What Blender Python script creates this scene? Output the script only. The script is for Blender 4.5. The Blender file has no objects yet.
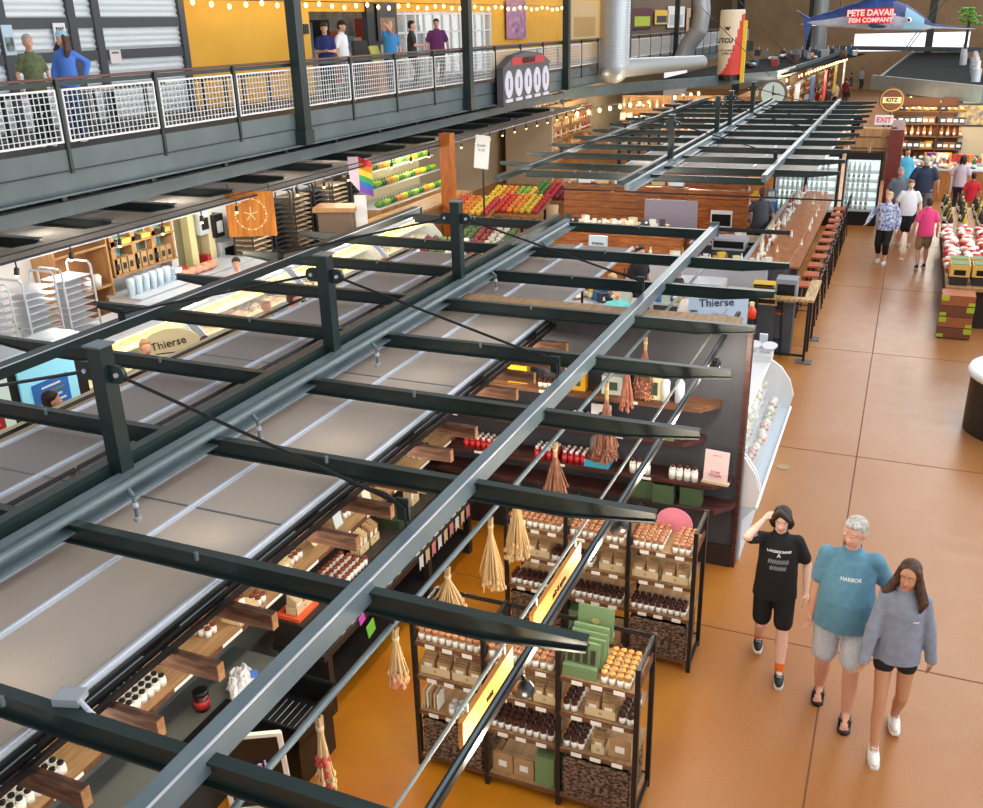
import bpy, bmesh, math, random
from mathutils import Vector, Matrix
from mathutils.bvhtree import BVHTree
random.seed(7)
SC = bpy.context.scene
C = SC.collection
PI = math.pi
# ------------------------------------------------------------ camera
YAW, PITCH, ROLL, FOC, H = -4.10819709e-01, 3.81050309e-01, -2.71626262e-02, 944.576, 5.5
_cy, _sy, _cp, _sp, _cr, _sr = math.cos(YAW), math.sin(YAW), math.cos(PITCH), math.sin(PITCH), math.cos(ROLL), math.sin(ROLL)
FW = Vector((_sy*_cp, _cy*_cp, -_sp)); RT0 = Vector((_cy, -_sy, 0)); UP0 = RT0.cross(FW)
RT = _cr*RT0 + _sr*UP0; UP = -_sr*RT0 + _cr*UP0
def G(u, v, **k):
    """point of the real plane x|y|z = value that a measured direction meets"""
    (a, val), = k.items(); i = 'xyz'.index(a)
    d = RT*((u-491.5)/FOC) - UP*((v-404)/FOC) + FW
    o = Vector((0, 0, H))
    return o + d*((val-o[i])/d[i])
cam = bpy.data.cameras.new('camera'); camo = bpy.data.objects.new('camera', cam); C.objects.link(camo)
cam.sensor_width = 36; cam.lens = FOC*36/983; cam.clip_end = 400; cam.clip_start = .05
m = Matrix((RT, UP, -FW)).transposed().to_4x4(); m.translation = Vector((0, 0, H)); camo.matrix_world = m
SC.camera = camo
SC.view_settings.view_transform = 'Standard'; SC.view_settings.look = 'None'
SC.view_settings.gamma = 1; SC.view_settings.use_curve_mapping = False; SC.view_settings.exposure = 0.12
# ------------------------------------------------------------ materials
MATS = {}
def srgb(c):
    if isinstance(c, str):
        c = [int(c[i:i+2], 16)/255 for i in (0, 2, 4)]
    return [x/12.92 if x <= .04045 else ((x+.055)/1.055)**2.4 for x in c]
def mat(name, col, rough=.6, metal=0, col2=None, scale=5, stretch=(1, 1, 1), bump=0, emit=0, alpha=1, trans=0, detail=4, spec=.5, kind='noise', lo=.35, hi=.65):
    if name in MATS: return MATS[name]
    M = bpy.data.materials.new(name); M.use_nodes = True; MATS[name] = M
    nt = M.node_tree; b = nt.nodes['Principled BSDF']
    c = srgb(col)+[1]
    b.inputs['Base Color'].default_value = c; b.inputs['Roughness'].default_value = rough
    b.inputs['Metallic'].default_value = metal; b.inputs['Specular IOR Level'].default_value = spec
    if alpha < 1: b.inputs['Alpha'].default_value = alpha
    if trans: b.inputs['Transmission Weight'].default_value = trans
    if emit:
        b.inputs['Emission Color'].default_value = c; b.inputs['Emission Strength'].default_value = emit
    if col2 is not None or bump:
        tc = nt.nodes.new('ShaderNodeTexCoord'); mp = nt.nodes.new('ShaderNodeMapping')
        nt.links.new(tc.outputs['Object'], mp.inputs['Vector']); mp.inputs['Scale'].default_value = stretch
        if kind == 'noise':
            n = nt.nodes.new('ShaderNodeTexNoise'); n.inputs['Scale'].default_value = scale; n.inputs['Detail'].default_value = detail
            fac = n.outputs['Fac']
        elif kind == 'wave':
            n = nt.nodes.new('ShaderNodeTexWave'); n.inputs['Scale'].default_value = scale; n.inputs['Distortion'].default_value = 1.5
            fac = n.outputs['Fac']
        else:
            n = nt.nodes.new('ShaderNodeTexVoronoi'); n.inputs['Scale'].default_value = scale; fac = n.outputs['Distance']
        nt.links.new(mp.outputs[0], n.inputs['Vector'])
        if col2 is not None:
            r = nt.nodes.new('ShaderNodeValToRGB'); nt.links.new(fac, r.inputs[0])
            r.color_ramp.elements[0].position = lo; r.color_ramp.elements[1].position = hi
            r.color_ramp.elements[0].color = c; r.color_ramp.elements[1].color = srgb(col2)+[1]
            nt.links.new(r.outputs[0], b.inputs['Base Color'])
        if bump:
            bn = nt.nodes.new('ShaderNodeBump'); bn.inputs['Strength'].default_value = bump; bn.inputs['Distance'].default_value = .02
            nt.links.new(fac, bn.inputs['Height']); nt.links.new(bn.outputs[0], b.inputs['Normal'])
    return M
steel = mat('dark_green_steel', '1e2c2b', .34, col2='243332', scale=3)
steel2 = mat('blue_grey_painted_steel', '6a7a80', .32, col2='5f6f76', scale=3)
black = mat('black_metal', '15171a', .4)
blackp = mat('black_plastic', '101113', .35)
alu = mat('aluminium', 'd2d9e4', .35, .3)
white = mat('white_paint', 'e6e8ea', .5)
label_w = mat('label_paper', 'f0efe9', .7)
lilac = mat('pale_blue_panel', 'c9dcea', .4)
darkwall = mat('charcoal_wall', '4a4b53', .75, col2='3f4047', scale=2)
greywall = mat('grey_green_laminate', '6b6f6a', .55, col2='5c605c', scale=2.5)
redwood = mat('dark_red_wood', '57302a', .5, col2='3a201d', scale=4, stretch=(1, 8, 8))
brownwood = mat('walnut_plank', '7a5138', .6, col2='51331f', scale=3, stretch=(1, 8, 8))
timber = mat('rough_timber', '7d5640', .75, col2='4d3226', scale=6, stretch=(1.2, 8, 8), bump=.3)
endgrain = mat('timber_end_grain', 'c09468', .7, col2='a5774f', scale=30)
plank = mat('oak_shelf_board', 'a8855c', .6, col2='8b6b48', scale=3, stretch=(9, 1, 9))
tanwood = mat('tan_plywood', 'b98d5c', .6, col2='a0764a', scale=3, stretch=(8, 1, 1))
copper = mat('copper_lid', 'c98a62', .35, .35)
orangelid = mat('orange_lid', 'dc9a50', .4, .1)
spice = mat('dark_spice', '4a2119', .3, col2='6b3323', scale=30)
spicel = mat('light_spice', 'b98e6a', .3)
kraft = mat('kraft_paper', 'b8966c', .8, col2='a5845c', scale=8)
kraftl = mat('pale_card', 'd6bf95', .8)
green = mat('sage_card', '6f8a5f', .7)
greend = mat('moss_card', '4c6646', .7)
wicker = mat('wicker', '8a6c55', .9, col2='2c1e16', scale=30, stretch=(1, 1, 2.6), bump=.8, lo=.42, hi=.58)
red = mat('red_label', 'b3262b', .4)
skin = mat('fair_skin', 'd59f86', .5); skinp = mat('pale_skin', 'e6b9a6', .5); skint = mat('tanned_skin', 'c08a68', .5)
lampm = mat('lamp_glow', 'fff0cc', emit=18)
warmglow = mat('warm_lamp_glow', 'ffd27a', emit=9)
glass = mat('clear_glass', 'eef6f8', .05, alpha=.18)
# ------------------------------------------------------------ mesh builder
class MB:
    def __init__(s): s.v = []; s.f = []; s.m = []; s.mats = []; s.sm = []
    def mi(s, m):
        if m not in s.mats: s.mats.append(m)
        return s.mats.index(m)
    def add(s, vs, fs, m, smooth=False, M=None):
        o = len(s.v); i = s.mi(m)
        for p in vs: s.v.append(tuple(M @ Vector(p)) if M is not None else tuple(p))
        for f in fs: s.f.append(tuple(o+k for k in f)); s.m.append(i); s.sm.append(smooth)
        return s
    def box(s, c, d, m, rot=None, M=None):
        x, y, z = d[0]/2, d[1]/2, d[2]/2
        vs = [(-x,-y,-z),(x,-y,-z),(x,y,-z),(-x,y,-z),(-x,-y,z),(x,-y,z),(x,y,z),(-x,y,z)]
        R = Matrix.Translation(c)
        if rot: R = R @ Matrix.Rotation(rot[2], 4, 'Z') @ Matrix.Rotation(rot[1], 4, 'Y') @ Matrix.Rotation(rot[0], 4, 'X')
        if M is not None: R = M @ R
        return s.add(vs, [(0,3,2,1),(4,5,6,7),(0,1,5,4),(1,2,6,5),(2,3,7,6),(3,0,4,7)], m, M=R)
    def bb(s, x0, x1, y0, y1, z0, z1, m, M=None):
        return s.box(((x0+x1)/2, (y0+y1)/2, (z0+z1)/2), (abs(x1-x0), abs(y1-y0), abs(z1-z0)), m, M=M)
    def cyl(s, p0, p1, r, m, r2=None, n=10, smooth=True, caps=True):
        p0 = Vector(p0); p1 = Vector(p1); r2 = r if r2 is None else r2
        d = (p1-p0); q = d.to_track_quat('Z', 'Y') if d.length > 1e-9 else Matrix.Identity(3).to_quaternion()
        vs = []
        for p, rr in ((p0, r), (p1, r2)):
            for k in range(n):
                a = 2*PI*(k+.5)/n; vs.append(p + q @ Vector((rr*math.cos(a), rr*math.sin(a), 0)))
        fs = [(k, (k+1) % n, n+(k+1) % n, n+k) for k in range(n)]
        s.add(vs, fs, m, smooth)
        if caps: s.add(vs, [tuple(range(n-1, -1, -1)), tuple(range(n, 2*n))], m)
        return s
    def tube(s, pts, r, m, n=8):
        for a, b in zip(pts[:-1], pts[1:]): s.cyl(a, b, r, m, n=n)
        return s
    def lathe(s, prof, m, c=(0, 0, 0), n=10, smooth=True):
        vs = []; c = Vector(c)
        for r, z in prof:
            for k in range(n):
                a = 2*PI*k/n; vs.append(c+Vector((r*math.cos(a), r*math.sin(a), z)))
        fs = []
        for i in range(len(prof)-1):
            for k in range(n): fs.append((i*n+k, i*n+(k+1) % n, (i+1)*n+(k+1) % n, (i+1)*n+k))
        fs.append(tuple(range(n-1, -1, -1))); L = (len(prof)-1)*n; fs.append(tuple(range(L, L+n)))
        return s.add(vs, fs, m, smooth)
    def ell(s, c, r, m, n=12, k=8, M=None):
        vs = [(c[0], c[1], c[2]-r[2])]
        for i in range(1, k):
            t = -PI/2+PI*i/k
            for j in range(n):
                a = 2*PI*j/n; vs.append((c[0]+r[0]*math.cos(t)*math.cos(a), c[1]+r[1]*math.cos(t)*math.sin(a), c[2]+r[2]*math.sin(t)))
        vs.append((c[0], c[1], c[2]+r[2])); T = len(vs)-1; fs = []
        for j in range(n):
            fs.append((0, 1+(j+1) % n, 1+j)); fs.append((T, T-n+j, T-n+(j+1) % n))
            for i in range(k-2): a = 1+i*n; fs.append((a+j, a+(j+1) % n, a+n+(j+1) % n, a+n+j))
        return s.add(vs, fs, m, True, M)
    def prism(s, poly, z0, z1, m, axis='z', M=None):
        n = len(poly)
        def P(a, b, h): return {'z': (a, b, h), 'y': (a, h, b), 'x': (h, a, b)}[axis]
        vs = [P(a, b, z0) for a, b in poly]+[P(a, b, z1) for a, b in poly]
        fs = [tuple(range(n-1, -1, -1)), tuple(range(n, 2*n))]+[(k, (k+1) % n, n+(k+1) % n, n+k) for k in range(n)]
        return s.add(vs, fs, m, M=M)
    def build(s, name, parent=None, loc=None):
        me = bpy.data.meshes.new(name); me.from_pydata(s.v, [], s.f)
        for x in s.mats: me.materials.append(x)
        me.polygons.foreach_set('material_index', s.m); me.polygons.foreach_set('use_smooth', s.sm)
        bm = bmesh.new(); bm.from_mesh(me); bmesh.ops.recalc_face_normals(bm, faces=bm.faces); bm.to_mesh(me); bm.free()
        me.update()
        o = bpy.data.objects.new(name, me); C.objects.link(o)
        if parent is not None: o.parent = parent
        if loc is not None: o.location = loc
        return o
def tag(o, label=None, cat=None, group=None, kind=None):
    if label: o['label'] = label
    if cat: o['category'] = cat
    if group: o['group'] = group
    if kind: o['kind'] = kind
    return o
def thing(name, label, cat, loc=(0, 0, 0), rz=0, group=None):
    o = bpy.data.objects.new(name, None); C.objects.link(o); o.location = loc; o.rotation_euler = (0, 0, rz); o.empty_display_size = .1
    return tag(o, label, cat, group)
def struct(mb, name): return tag(mb.build(name), kind='structure')
def dup(o, loc=None, rz=None, label=None, group=None, parent=None, scale=None):
    c = o.copy(); C.objects.link(c)
    if parent is not None: c.parent = parent
    if loc is not None: c.location = loc
    if rz is not None: c.rotation_euler = (0, 0, rz)
    if scale is not None: c.scale = scale if hasattr(scale, '__len__') else (scale,)*3
    if label: c['label'] = label
    if group: c['group'] = group
    for ch in list(o.children): dup(ch, parent=c)
    return c
def bbt(name, label, cat, x0, x1, y0, y1, z0, z1, m, group=None):
    mb = MB().bb(-(x1-x0)/2, (x1-x0)/2, -(y1-y0)/2, (y1-y0)/2, 0, z1-z0, m)
    return tag(mb.build(name, loc=((x0+x1)/2, (y0+y1)/2, z0)), label, cat, group)
def textmesh(s, size, m, depth=.004, bold=0):
    cu = bpy.data.curves.new('t', 'FONT'); cu.body = s; cu.size = size; cu.extrude = depth; cu.align_x = 'CENTER'; cu.align_y = 'CENTER'; cu.offset = bold
    cu.resolution_u = 3
    o = bpy.data.objects.new('t', cu); C.objects.link(o)
    dg = bpy.context.evaluated_depsgraph_get(); me = bpy.data.meshes.new_from_object(o.evaluated_get(dg)); bpy.data.objects.remove(o); me.materials.clear(); me.materials.append(m)
    return me
def text(name, s, size, m, parent, loc, rot=(PI/2, 0, 0), bold=0, depth=.004):
    o = bpy.data.objects.new(name, textmesh(s, size, m, depth, bold)); C.objects.link(o); o.parent = parent; o.location = loc; o.rotation_euler = rot
    return o
ORD = ['nearest', 'second nearest', 'third nearest', 'fourth nearest', 'fifth nearest', 'sixth nearest', 'seventh nearest', 'eighth nearest', 'ninth nearest', 'tenth nearest', 'eleventh nearest', 'twelfth nearest', 'thirteenth nearest', 'fourteenth nearest', 'fifteenth nearest', 'sixteenth nearest', 'seventeenth nearest', 'eighteenth nearest']
# ------------------------------------------------------------ floor and shell
def floor_mat():
    M = bpy.data.materials.new('stained_concrete'); M.use_nodes = True; nt = M.node_tree; b = nt.nodes['Principled BSDF']
    tc = nt.nodes.new('ShaderNodeTexCoord')
    def noise(sc, det):
        n = nt.nodes.new('ShaderNodeTexNoise'); n.inputs['Scale'].default_value = sc; n.inputs['Detail'].default_value = det
        nt.links.new(tc.outputs['Object'], n.inputs['Vector']); return n.outputs['Fac']
    def ramp(f, a, c, lo, hi):
        r = nt.nodes.new('ShaderNodeValToRGB'); nt.links.new(f, r.inputs[0]); r.color_ramp.elements[0].position = lo; r.color_ramp.elements[1].position = hi
        r.color_ramp.elements[0].color = srgb(a)+[1]; r.color_ramp.elements[1].color = srgb(c)+[1]; return r.outputs[0]
    c1 = ramp(noise(.35, 6), '9a5c22', 'a06a3e', .4, .62)
    c2 = ramp(noise(60, 3), '8c6238', 'b98c60', .3, .7)
    mx = nt.nodes.new('ShaderNodeMix'); mx.data_type = 'RGBA'; mx.inputs[0].default_value = .28
    nt.links.new(c1, mx.inputs[6]); nt.links.new(c2, mx.inputs[7])
    sx = nt.nodes.new('ShaderNodeSeparateXYZ'); nt.links.new(tc.outputs['Object'], sx.inputs[0])
    mr = nt.nodes.new('ShaderNodeMapRange'); mr.inputs[1].default_value = -2.2; mr.inputs[2].default_value = -.6; mr.inputs[3].default_value = 1; mr.inputs[4].default_value = 0
    nt.links.new(sx.outputs[0], mr.inputs[0])
    m2 = nt.nodes.new('ShaderNodeMix'); m2.data_type = 'RGBA'; nt.links.new(mr.outputs[0], m2.inputs[0])
    nt.links.new(mx.outputs[2], m2.inputs[6]); nt.links.new(ramp(noise(1.2, 5), 'a6620c', 'bc7c1a', .35, .65), m2.inputs[7])
    nt.links.new(m2.outputs[2], b.inputs['Base Color'])
    r = nt.nodes.new('ShaderNodeMapRange'); r.inputs[3].default_value = .28; r.inputs[4].default_value = .45; nt.links.new(noise(4, 4), r.inputs[0]); nt.links.new(r.outputs[0], b.inputs['Roughness'])
    return M
FM = floor_mat(); joint = mat('floor_joint', '6d4324', .8)
struct(MB().bb(-26, 12, -3, 100, -.2, 0, FM), 'floor')
# saw-cut joints of the slab, and the brass cleanout cover
def joints():
    mb = MB()
    for x, y0, y1 in ((-.0, -2, 100),):
        a = G(800, 808, z=0); b_ = G(882, 298, z=0); x = (a.x+b_.x)/2
        mb.bb(x-.008, x+.008, y0, y1, 0, .0015, joint)
        mb.bb(x-4.6-.006, x-4.6+.006, y0, y1, 0, .0015, joint); mb.bb(x+4.6-.006, x+4.6+.006, y0, y1, 0, .0015, joint)
    y = G(860, 457, z=0).y
    for k in range(-2, 14):
        yy = y+4.55*k
        mb.bb(-9, 9, yy-.008, yy+.008, 0, .0015, joint)
    struct(mb, 'trim_1')
joints()
p = G(783, 467, z=0)
tag(MB().cyl((0, 0, 0), (0, 0, .006), .085, mat('brass_cover', 'a58a62', .5), n=20).build('cleanout_cover', loc=p), 'small round metal cleanout cover set in the floor beside the white display case', 'floor cover')
# ------------------------------------------------------------ steel canopies
pcb = mat('corrugated_polycarbonate', 'b5afad', .42, col2='9c9695', scale=16, kind='wave', bump=.25, stretch=(1, 0, 0))
def translucent(M, f):
    nt = M.node_tree; b = nt.nodes['Principled BSDF']; o = nt.nodes['Material Output']; t = nt.nodes.new('ShaderNodeBsdfTranslucent'); t.inputs['Color'].default_value = (.85, .82, .78, 1)
    x = nt.nodes.new('ShaderNodeMixShader'); x.inputs[0].default_value = f; nt.links.new(b.outputs[0], x.inputs[1]); nt.links.new(t.outputs[0], x.inputs[2]); nt.links.new(x.outputs[0], o.inputs[0])
translucent(pcb, .4)
def ibeam(mb, p0, p1, w, h, m, tf=.012, taper0=0, taper1=0):
    """I beam from p0 to p1 (top centre line, horizontal); taper = length of the tip cut underneath"""
    p0 = Vector(p0); p1 = Vector(p1); L = (p1-p0).length; a = math.atan2(p1.y-p0.y, p1.x-p0.x)
    M = Matrix.Translation(p0) @ Matrix.Rotation(a, 4, 'Z')
    t0, t1 = taper0, taper1; th = .055
    mb.box((L/2, 0, -tf/2), (L, w, tf), m, M=M)
    prof = [(0, -tf), (L, -tf)]
    prof += [(L, -th), (L-t1, -h+tf)] if t1 else [(L, -h+tf)]
    prof += [(t0, -h+tf), (0, -th)] if t0 else [(0, -h+tf)]
    mb.prism(prof, -.012, .012, m, 'y', M)
    mb.box(((t0+L-t1)/2, 0, -h+tf/2), (L-t0-t1, w*1.15, tf), m, M=M)
    for on, x0, x1 in ((t1, L-t1, L), (t0, t0, 0)):
        if on:
            vs = [(x0,-w*.57,-h),(x1,-w*.5,-th-tf),(x1,w*.5,-th-tf),(x0,w*.57,-h),(x0,-w*.57,-h+tf),(x1,-w*.5,-th),(x1,w*.5,-th),(x0,w*.57,-h+tf)]
            mb.add(vs, [(0,3,2,1),(4,5,6,7),(0,1,5,4),(1,2,6,5),(2,3,7,6),(3,0,4,7)], m, M=M)
def canopy(name, label, ys, y_end0, y_end1, zt=2.8, posts=(), xc=-4.52, skip_tip=()):
    name_far = ys[0] > 10
    t = thing(name, label, 'steel canopy', (xc, ys[0], zt))
    def L(x, y, z=0): return (x-xc, y-ys[0], z)
    for i, y in enumerate(ys):
        mb = MB(); short = i in skip_tip
        ibeam(mb, L(-6.95 if short else -7.97, y), L(-2.3 if short else -1.1, y), .065, .13, steel, taper0=0 if short else .55, taper1=0 if short else .55)
        # bolted cleats beside the hanging tubes
        for bx in (-3.35, -5.9):
            mb.cyl(L(bx, y-.06, -.02), L(bx, y-.06, .03), .012, steel2, n=6)
        mb.build('rafter', t)
    yf = y_end0-1.5 if name_far else y_end0
    for nm, x in (('main_beam', -2.31), ('side_beam', -6.93)):
        mb = MB(); w_, z0_, z1_ = (.042, -.07, .06) if nm == 'main_beam' else (.07, 0, .1)
        mb.bb(x-xc-w_, x-xc+w_, (yf if nm == 'side_beam' else y_end0)-ys[0], y_end1-ys[0], z0_, z1_, steel2 if nm == 'main_beam' else steel)
        # edge highlight painted in as a thin pale strip along each beam
        mb.bb(x-xc+w_-.006, x-xc+w_+.004, y_end0-ys[0], y_end1-ys[0], z1_-.004, z1_+.004, alu)
        mb.bb(x-xc-w_-.02, x-xc+w_+.02, y_end1-ys[0], y_end1-ys[0]+.015, -.1, .1, steel2)
        mb.build(nm, t)
    mb = MB(); mb.bb(-.11, -.03, yf-ys[0], y_end1-ys[0], .0, .10, steel); mb.bb(.03, .11, yf-ys[0], y_end1-ys[0], -.06, .04, steel2)
    mb.bb(.11, .22, yf-ys[0], y_end1-ys[0], -.065, -.05, steel2)
    mb.build('ridge_channel', t)
    for y in posts:
        p = MB(); p.bb(-.045, .065, y-ys[0]-.055, y-ys[0]+.055, 0, .9, steel); p.bb(-.06, .08, y-ys[0]-.07, y-ys[0]+.07, .9, .912, steel2)
        p.bb(-.16, .14, y-ys[0]-.13, y-ys[0]+.13, .0, .012, steel)
        po = p.build('post', t)
        for s_ in (-1, 1):
            c_ = MB(); c_.cyl((s_*.13, y-ys[0]-.015, .72), (s_*.13, y-ys[0]+.015, .72), .06, steel, n=14); c_.bb(min(0, s_*.13), max(0, s_*.13), y-ys[0]-.014, y-ys[0]+.014, .66, .78, steel)
            c_.cyl((s_*.13, y-ys[0]-.03, .72), (s_*.13, y-ys[0]+.03, .72), .016, alu, n=8)
            c_.build('bracket', po)
            r = MB(); e = (2.13 if s_ > 0 else -2.38); r.cyl((s_*.14, y-ys[0], .71), (e, y-ys[0]-.02, .17), .012, black, n=6)
            r.bb(e-.04, e+.04, y-ys[0]-.035, y-ys[0]-.02, .08, .22, steel); r.build('tie_rod', t)
            hk = MB(); hk.tube([(e-.3, y-ys[0], .24), (e-.1, y-ys[0]-.03, .23), (e+.02, y-ys[0]-.05, .17), (e+.03, y-ys[0]-.06, 0)], .008, black, n=6); hk.build('tie_cable', t)
    return t
Y1 = [2.29-1.31, 2.29, 3.59, 4.93, 6.22, 7.53, 8.83, 10.15, 11.48, 13.15]
canopy('canopy_frame', 'near dark green steel canopy frame over the spice shop', Y1, -.3, 13.2, posts=(4.21, 6.82, 9.52), skip_tip=(9,))
Y2 = [18.0]+[19.12+1.66*k for k in range(11)]
canopy('canopy_frame', 'far dark green steel canopy frame beyond the wooden booths', Y2, 17.95, 36.0, posts=(20.06, 25.2, 27.1, 31.0), skip_tip=(0,))
def roof(label, xs, y0, y1, splits, z):
    t = thing('canopy_roof', label, 'translucent roof', ((xs[0]+xs[-1])/2, y0, z)); ox = (xs[0]+xs[-1])/2
    ys = [y0]+splits+[y1]
    for a, b in zip(xs[:-1], xs[1:]):
        for c_, d_ in zip(ys[:-1], ys[1:]):
            mb = MB(); mb.bb(a-ox+.02, b-ox-.02, c_-y0+.01, d_-y0-.01, -.015, 0, pcb); mb.build('roof_panel', t)
    for x in xs:
        mb = MB(); mb.bb(x-ox-.022, x-ox+.022, 0, y1-y0, -.01, .018, alu); mb.bb(x-ox-.008, x-ox+.008, 0, y1-y0, .018, .028, alu); mb.build('glazing_bar', t)
    for y in splits:
        mb = MB(); mb.bb(xs[0]-ox, xs[-1]-ox, y-y0-.008, y-y0+.008, -.012, .003, steel2); mb.build('panel_joint', t)
    return t
xr = G(440, 405, z=2.6).x
roof('grey corrugated translucent roof sheets under the near canopy frame, right of its ridge', [-4.5, G(152, 535, z=2.6).x, xr-.02], .3, 12.6, [1.6, 4.3, 6.9, 9.5], 2.6)
roof('grey corrugated translucent roof sheets under the near canopy frame, left of its ridge', [-6.1, -5.39, -4.7], .3, 11.6, [1.6, 4.3, 6.9, 9.5], 2.6)
roof('grey corrugated translucent roof sheets under the far canopy frame', [-5.6, -4.4, -2.9, -1.6], 20.6, 35.8, [22, 26, 31], 2.6)
# sprinkler pipe with drops, wire bundle
def sprinkler():
    x = -4.28; t = thing('sprinkler_pipe', 'grey sprinkler pipe running along the ridge of the near canopy with small drop heads', 'pipe', (x, 0, 2.86))
    mb = MB(); mb.cyl((0, .2, 0), (0, 12.7, 0), .028, steel2, n=10)
    mb.build('pipe', t)
    for y in (1.9, 4.0, 5.3, 7.1, 9.9, 11.6):
        d = MB(); d.cyl((.0, y, -.01), (.07, y-.02, -.06), .016, steel2, n=8); d.cyl((.07, y-.02, -.06), (.07, y-.02, -.2), .013, steel2, n=8); d.cyl((.07, y-.02, -.2), (.07, y-.02, -.23), .03, alu, r2=.02, n=8); d.cyl((.07, y-.02, -.1), (.07, y-.02, -.13), .022, alu, n=8)
        d.build('sprinkler_head', t)
sprinkler()
for i, (x, z) in enumerate(((-5.15, 2.70), (-6.2, 2.68))):
    mb = MB()
    for k in (-.014, .014): mb.cyl((k, .3, 0), (k, 12.4, 0), .011, black, n=6)
    for y in (2.2, 4.4, 6.6, 8.9): mb.cyl((0, y, .02), (0, y, -.045), .006, alu, n=5); mb.cyl((.0, y, -.045), (0, y, -.04), .05, mat('rust_plate', '8a5a35', .8), n=9)
    tag(mb.build('cable_run', loc=(x, 0, z-.05)), ['pair of thin black cables clipped over the left roof sheets near the ridge', 'pair of thin black cables along the outer left edge of the near roof sheets'][i], 'cable')
# edge rails under the roof edge on the shop side
mb = MB()
for x, z, w in ((xr+.02, 2.6, .025), (xr+.06, 2.58, .02), (xr+.1, 2.56, .025)):
    mb.bb(x-w/2-xr, x+w/2-xr, 0, 8.9, z-.03-2.5, z-2.5, blackp)
mb.bb(-.12, -.02, 0, 8.9, -.02, .05, blackp)
for k in range(13): mb.bb(.03, .045, .35+.68*k, .75+.68*k, .07, .075, mat('translucent_slot', '8e949a', .4))
tag(mb.build('track_rail', loc=(xr, .15, 2.5)), 'black double lighting rail along the right edge of the near roof sheets', 'rail')
tb = thing('grey_junction_box', 'small grey junction box with flexible conduit on the nearest roof corner', 'junction box', G(70, 697, z=2.82))
mb = MB(); mb.box((0, 0, 0), (.12, .09, .04), mat('box_grey', '9aa1a8', .5), rot=(0, 0, .3)); mb.build('box', tb)
mb = MB(); mb.tube([(.05, 0, 0), (.12, -.02, -.02), (.2, -.03, -.06), (.3, -.01, -.14)], .012, alu); mb.build('conduit', tb)
# the hanging pipe, thin rod and track of spot lamps on the shop side
rz = 2.6
tag(MB().cyl((0, 1.2, 0), (0, 11.8, 0), .017, steel2, n=8).cyl((0, 3.6, 0), (0, 3.6, .1), .012, black, n=6).build('flower_rail', loc=(-2.165, 0, rz)), 'grey steel pipe under the canopy that the dried flower bunches hang from', 'pipe')
tag(MB().cyl((0, 1.6, 0), (0, 10.0, 0), .010, mat('dull_rod', '8a8d88', .55), n=8).build('sign_rod', loc=(-1.56, 0, rz)), 'thin pale steel rod carrying the yellow hanging boards', 'rod')
tk = thing('lighting_track', 'black lighting track with small spot lamps under the right canopy edge', 'light track', (-1.42, 1.6, rz))
MB().bb(-.02, .02, 0, 8.3, -.02, .02, black).bb(-.006, .006, 0, 8.3, .02, .026, steel2).build('track', tk)
for (u, v) in ((523, 686), (612, 523), (718, 366)):
    p = G(u, v, z=rz-.1); y = p.y-1.6
    s_ = MB(); s_.cyl((0, y, 0), (.03, y, -.07), .012, black, n=6); d_ = Vector((-.5, .6, -.6)).normalized() if v > 400 else Vector((-.3, -.5, -.8)).normalized(); c0 = Vector((.02, y, -.12)); s_.cyl(c0-d_*.05, c0+d_*.07, .045, black, n=14); s_.ell(c0-d_*.05, (.046, .046, .046), black, 12, 8)
    h = s_.build('spot_lamp', tk)
    MB().cyl(c0+d_*.068, c0+d_*.074, .034, lampm, n=12).build('bulb', h)
# yellow boards
yb = mat('yellow_wooden_board', 'd9974a', .6, col2='c98638', scale=4, stretch=(1, 1, 6))
for i, (a, b_) in enumerate((((584, 536), (545, 600)), ((518, 648), (480, 715)))):
    y1, y0 = (4.85, 4.02) if i == 0 else (3.72, 3.1)
    t = thing('hanging_board', ['narrow yellow wooden board hanging over the aisle between the two spice racks', 'narrow yellow wooden board hanging over the near spice rack'][i], 'sign', (-1.55, y0, 2.4))
    MB().bb(-.012, .012, 0, y1-y0, 0, .15, yb).build('board', t)
    for y in (.08, y1-y0-.08): MB().cyl((0, y, .15), (0, y, .2), .006, alu, n=6).build('hook', t)
    k = MB(); random.seed(3+i)
    for q in range(7): yy = .1+q*(y1-y0-.2)/6; k.bb(.0121, .0135, yy, yy+.035, .04+random.random()*.04, .09+random.random()*.03, black)
    text('lettering', ['salt & spice', 'teas'][i], .05, mat('black_ink', '1a1510', .7), t, (.014, (y1-y0)/2, .075), (PI/2, 0, PI/2))
# ------------------------------------------------------------ spice shop: walls and wall shelves
struct(MB().bb(-4.87, -1.2, 9.1, 9.2, 0, 2.66, darkwall).bb(-1.2, -1.155, 9.08, 9.22, 0, 2.68, redwood).bb(-4.87, -1.2, 9.07, 9.1, 0, .25, mat('dark_skirting', '2e2422', .6)), 'wall_back')
struct(MB().bb(-4.87, -4.75, 0, 9.1, 0, 2.5, greywall), 'wall_left')
tag(MB().bb(0, 3.3, -.22, .2, 0, .04, plank).build('wall_ledge', loc=(-4.6, 9.2, 2.665)), 'light wooden ledge capping the charcoal wall behind the spice shop', 'ledge')
def wshelf(xe, z, nm, x0=-4.7, dy=.32):
    t = thing('wall_shelf', nm, 'shelf', (xe, 9.1, z-.045))
    MB().prism([(x0-xe, 0), (.17, 0), (.17, -.12), (0, -dy), (x0-xe, -dy)], 0, .045, redwood if z < 1.85 else brownwood).build('board', t)
    for k in range(3): MB().bb(-.75-.95*k, -.63-.95*k, -dy-.006, -dy, .008, .036, label_w).build('price_tag', t)
    for k in range(3): MB().bb(-.6-1.2*k, -.57-1.2*k, -.24, 0, -.03, 0, black).build('bracket', t)
wshelf(-1.57, 1.91, 'dark plank shelf on the charcoal wall, topmost of the four')
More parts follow.
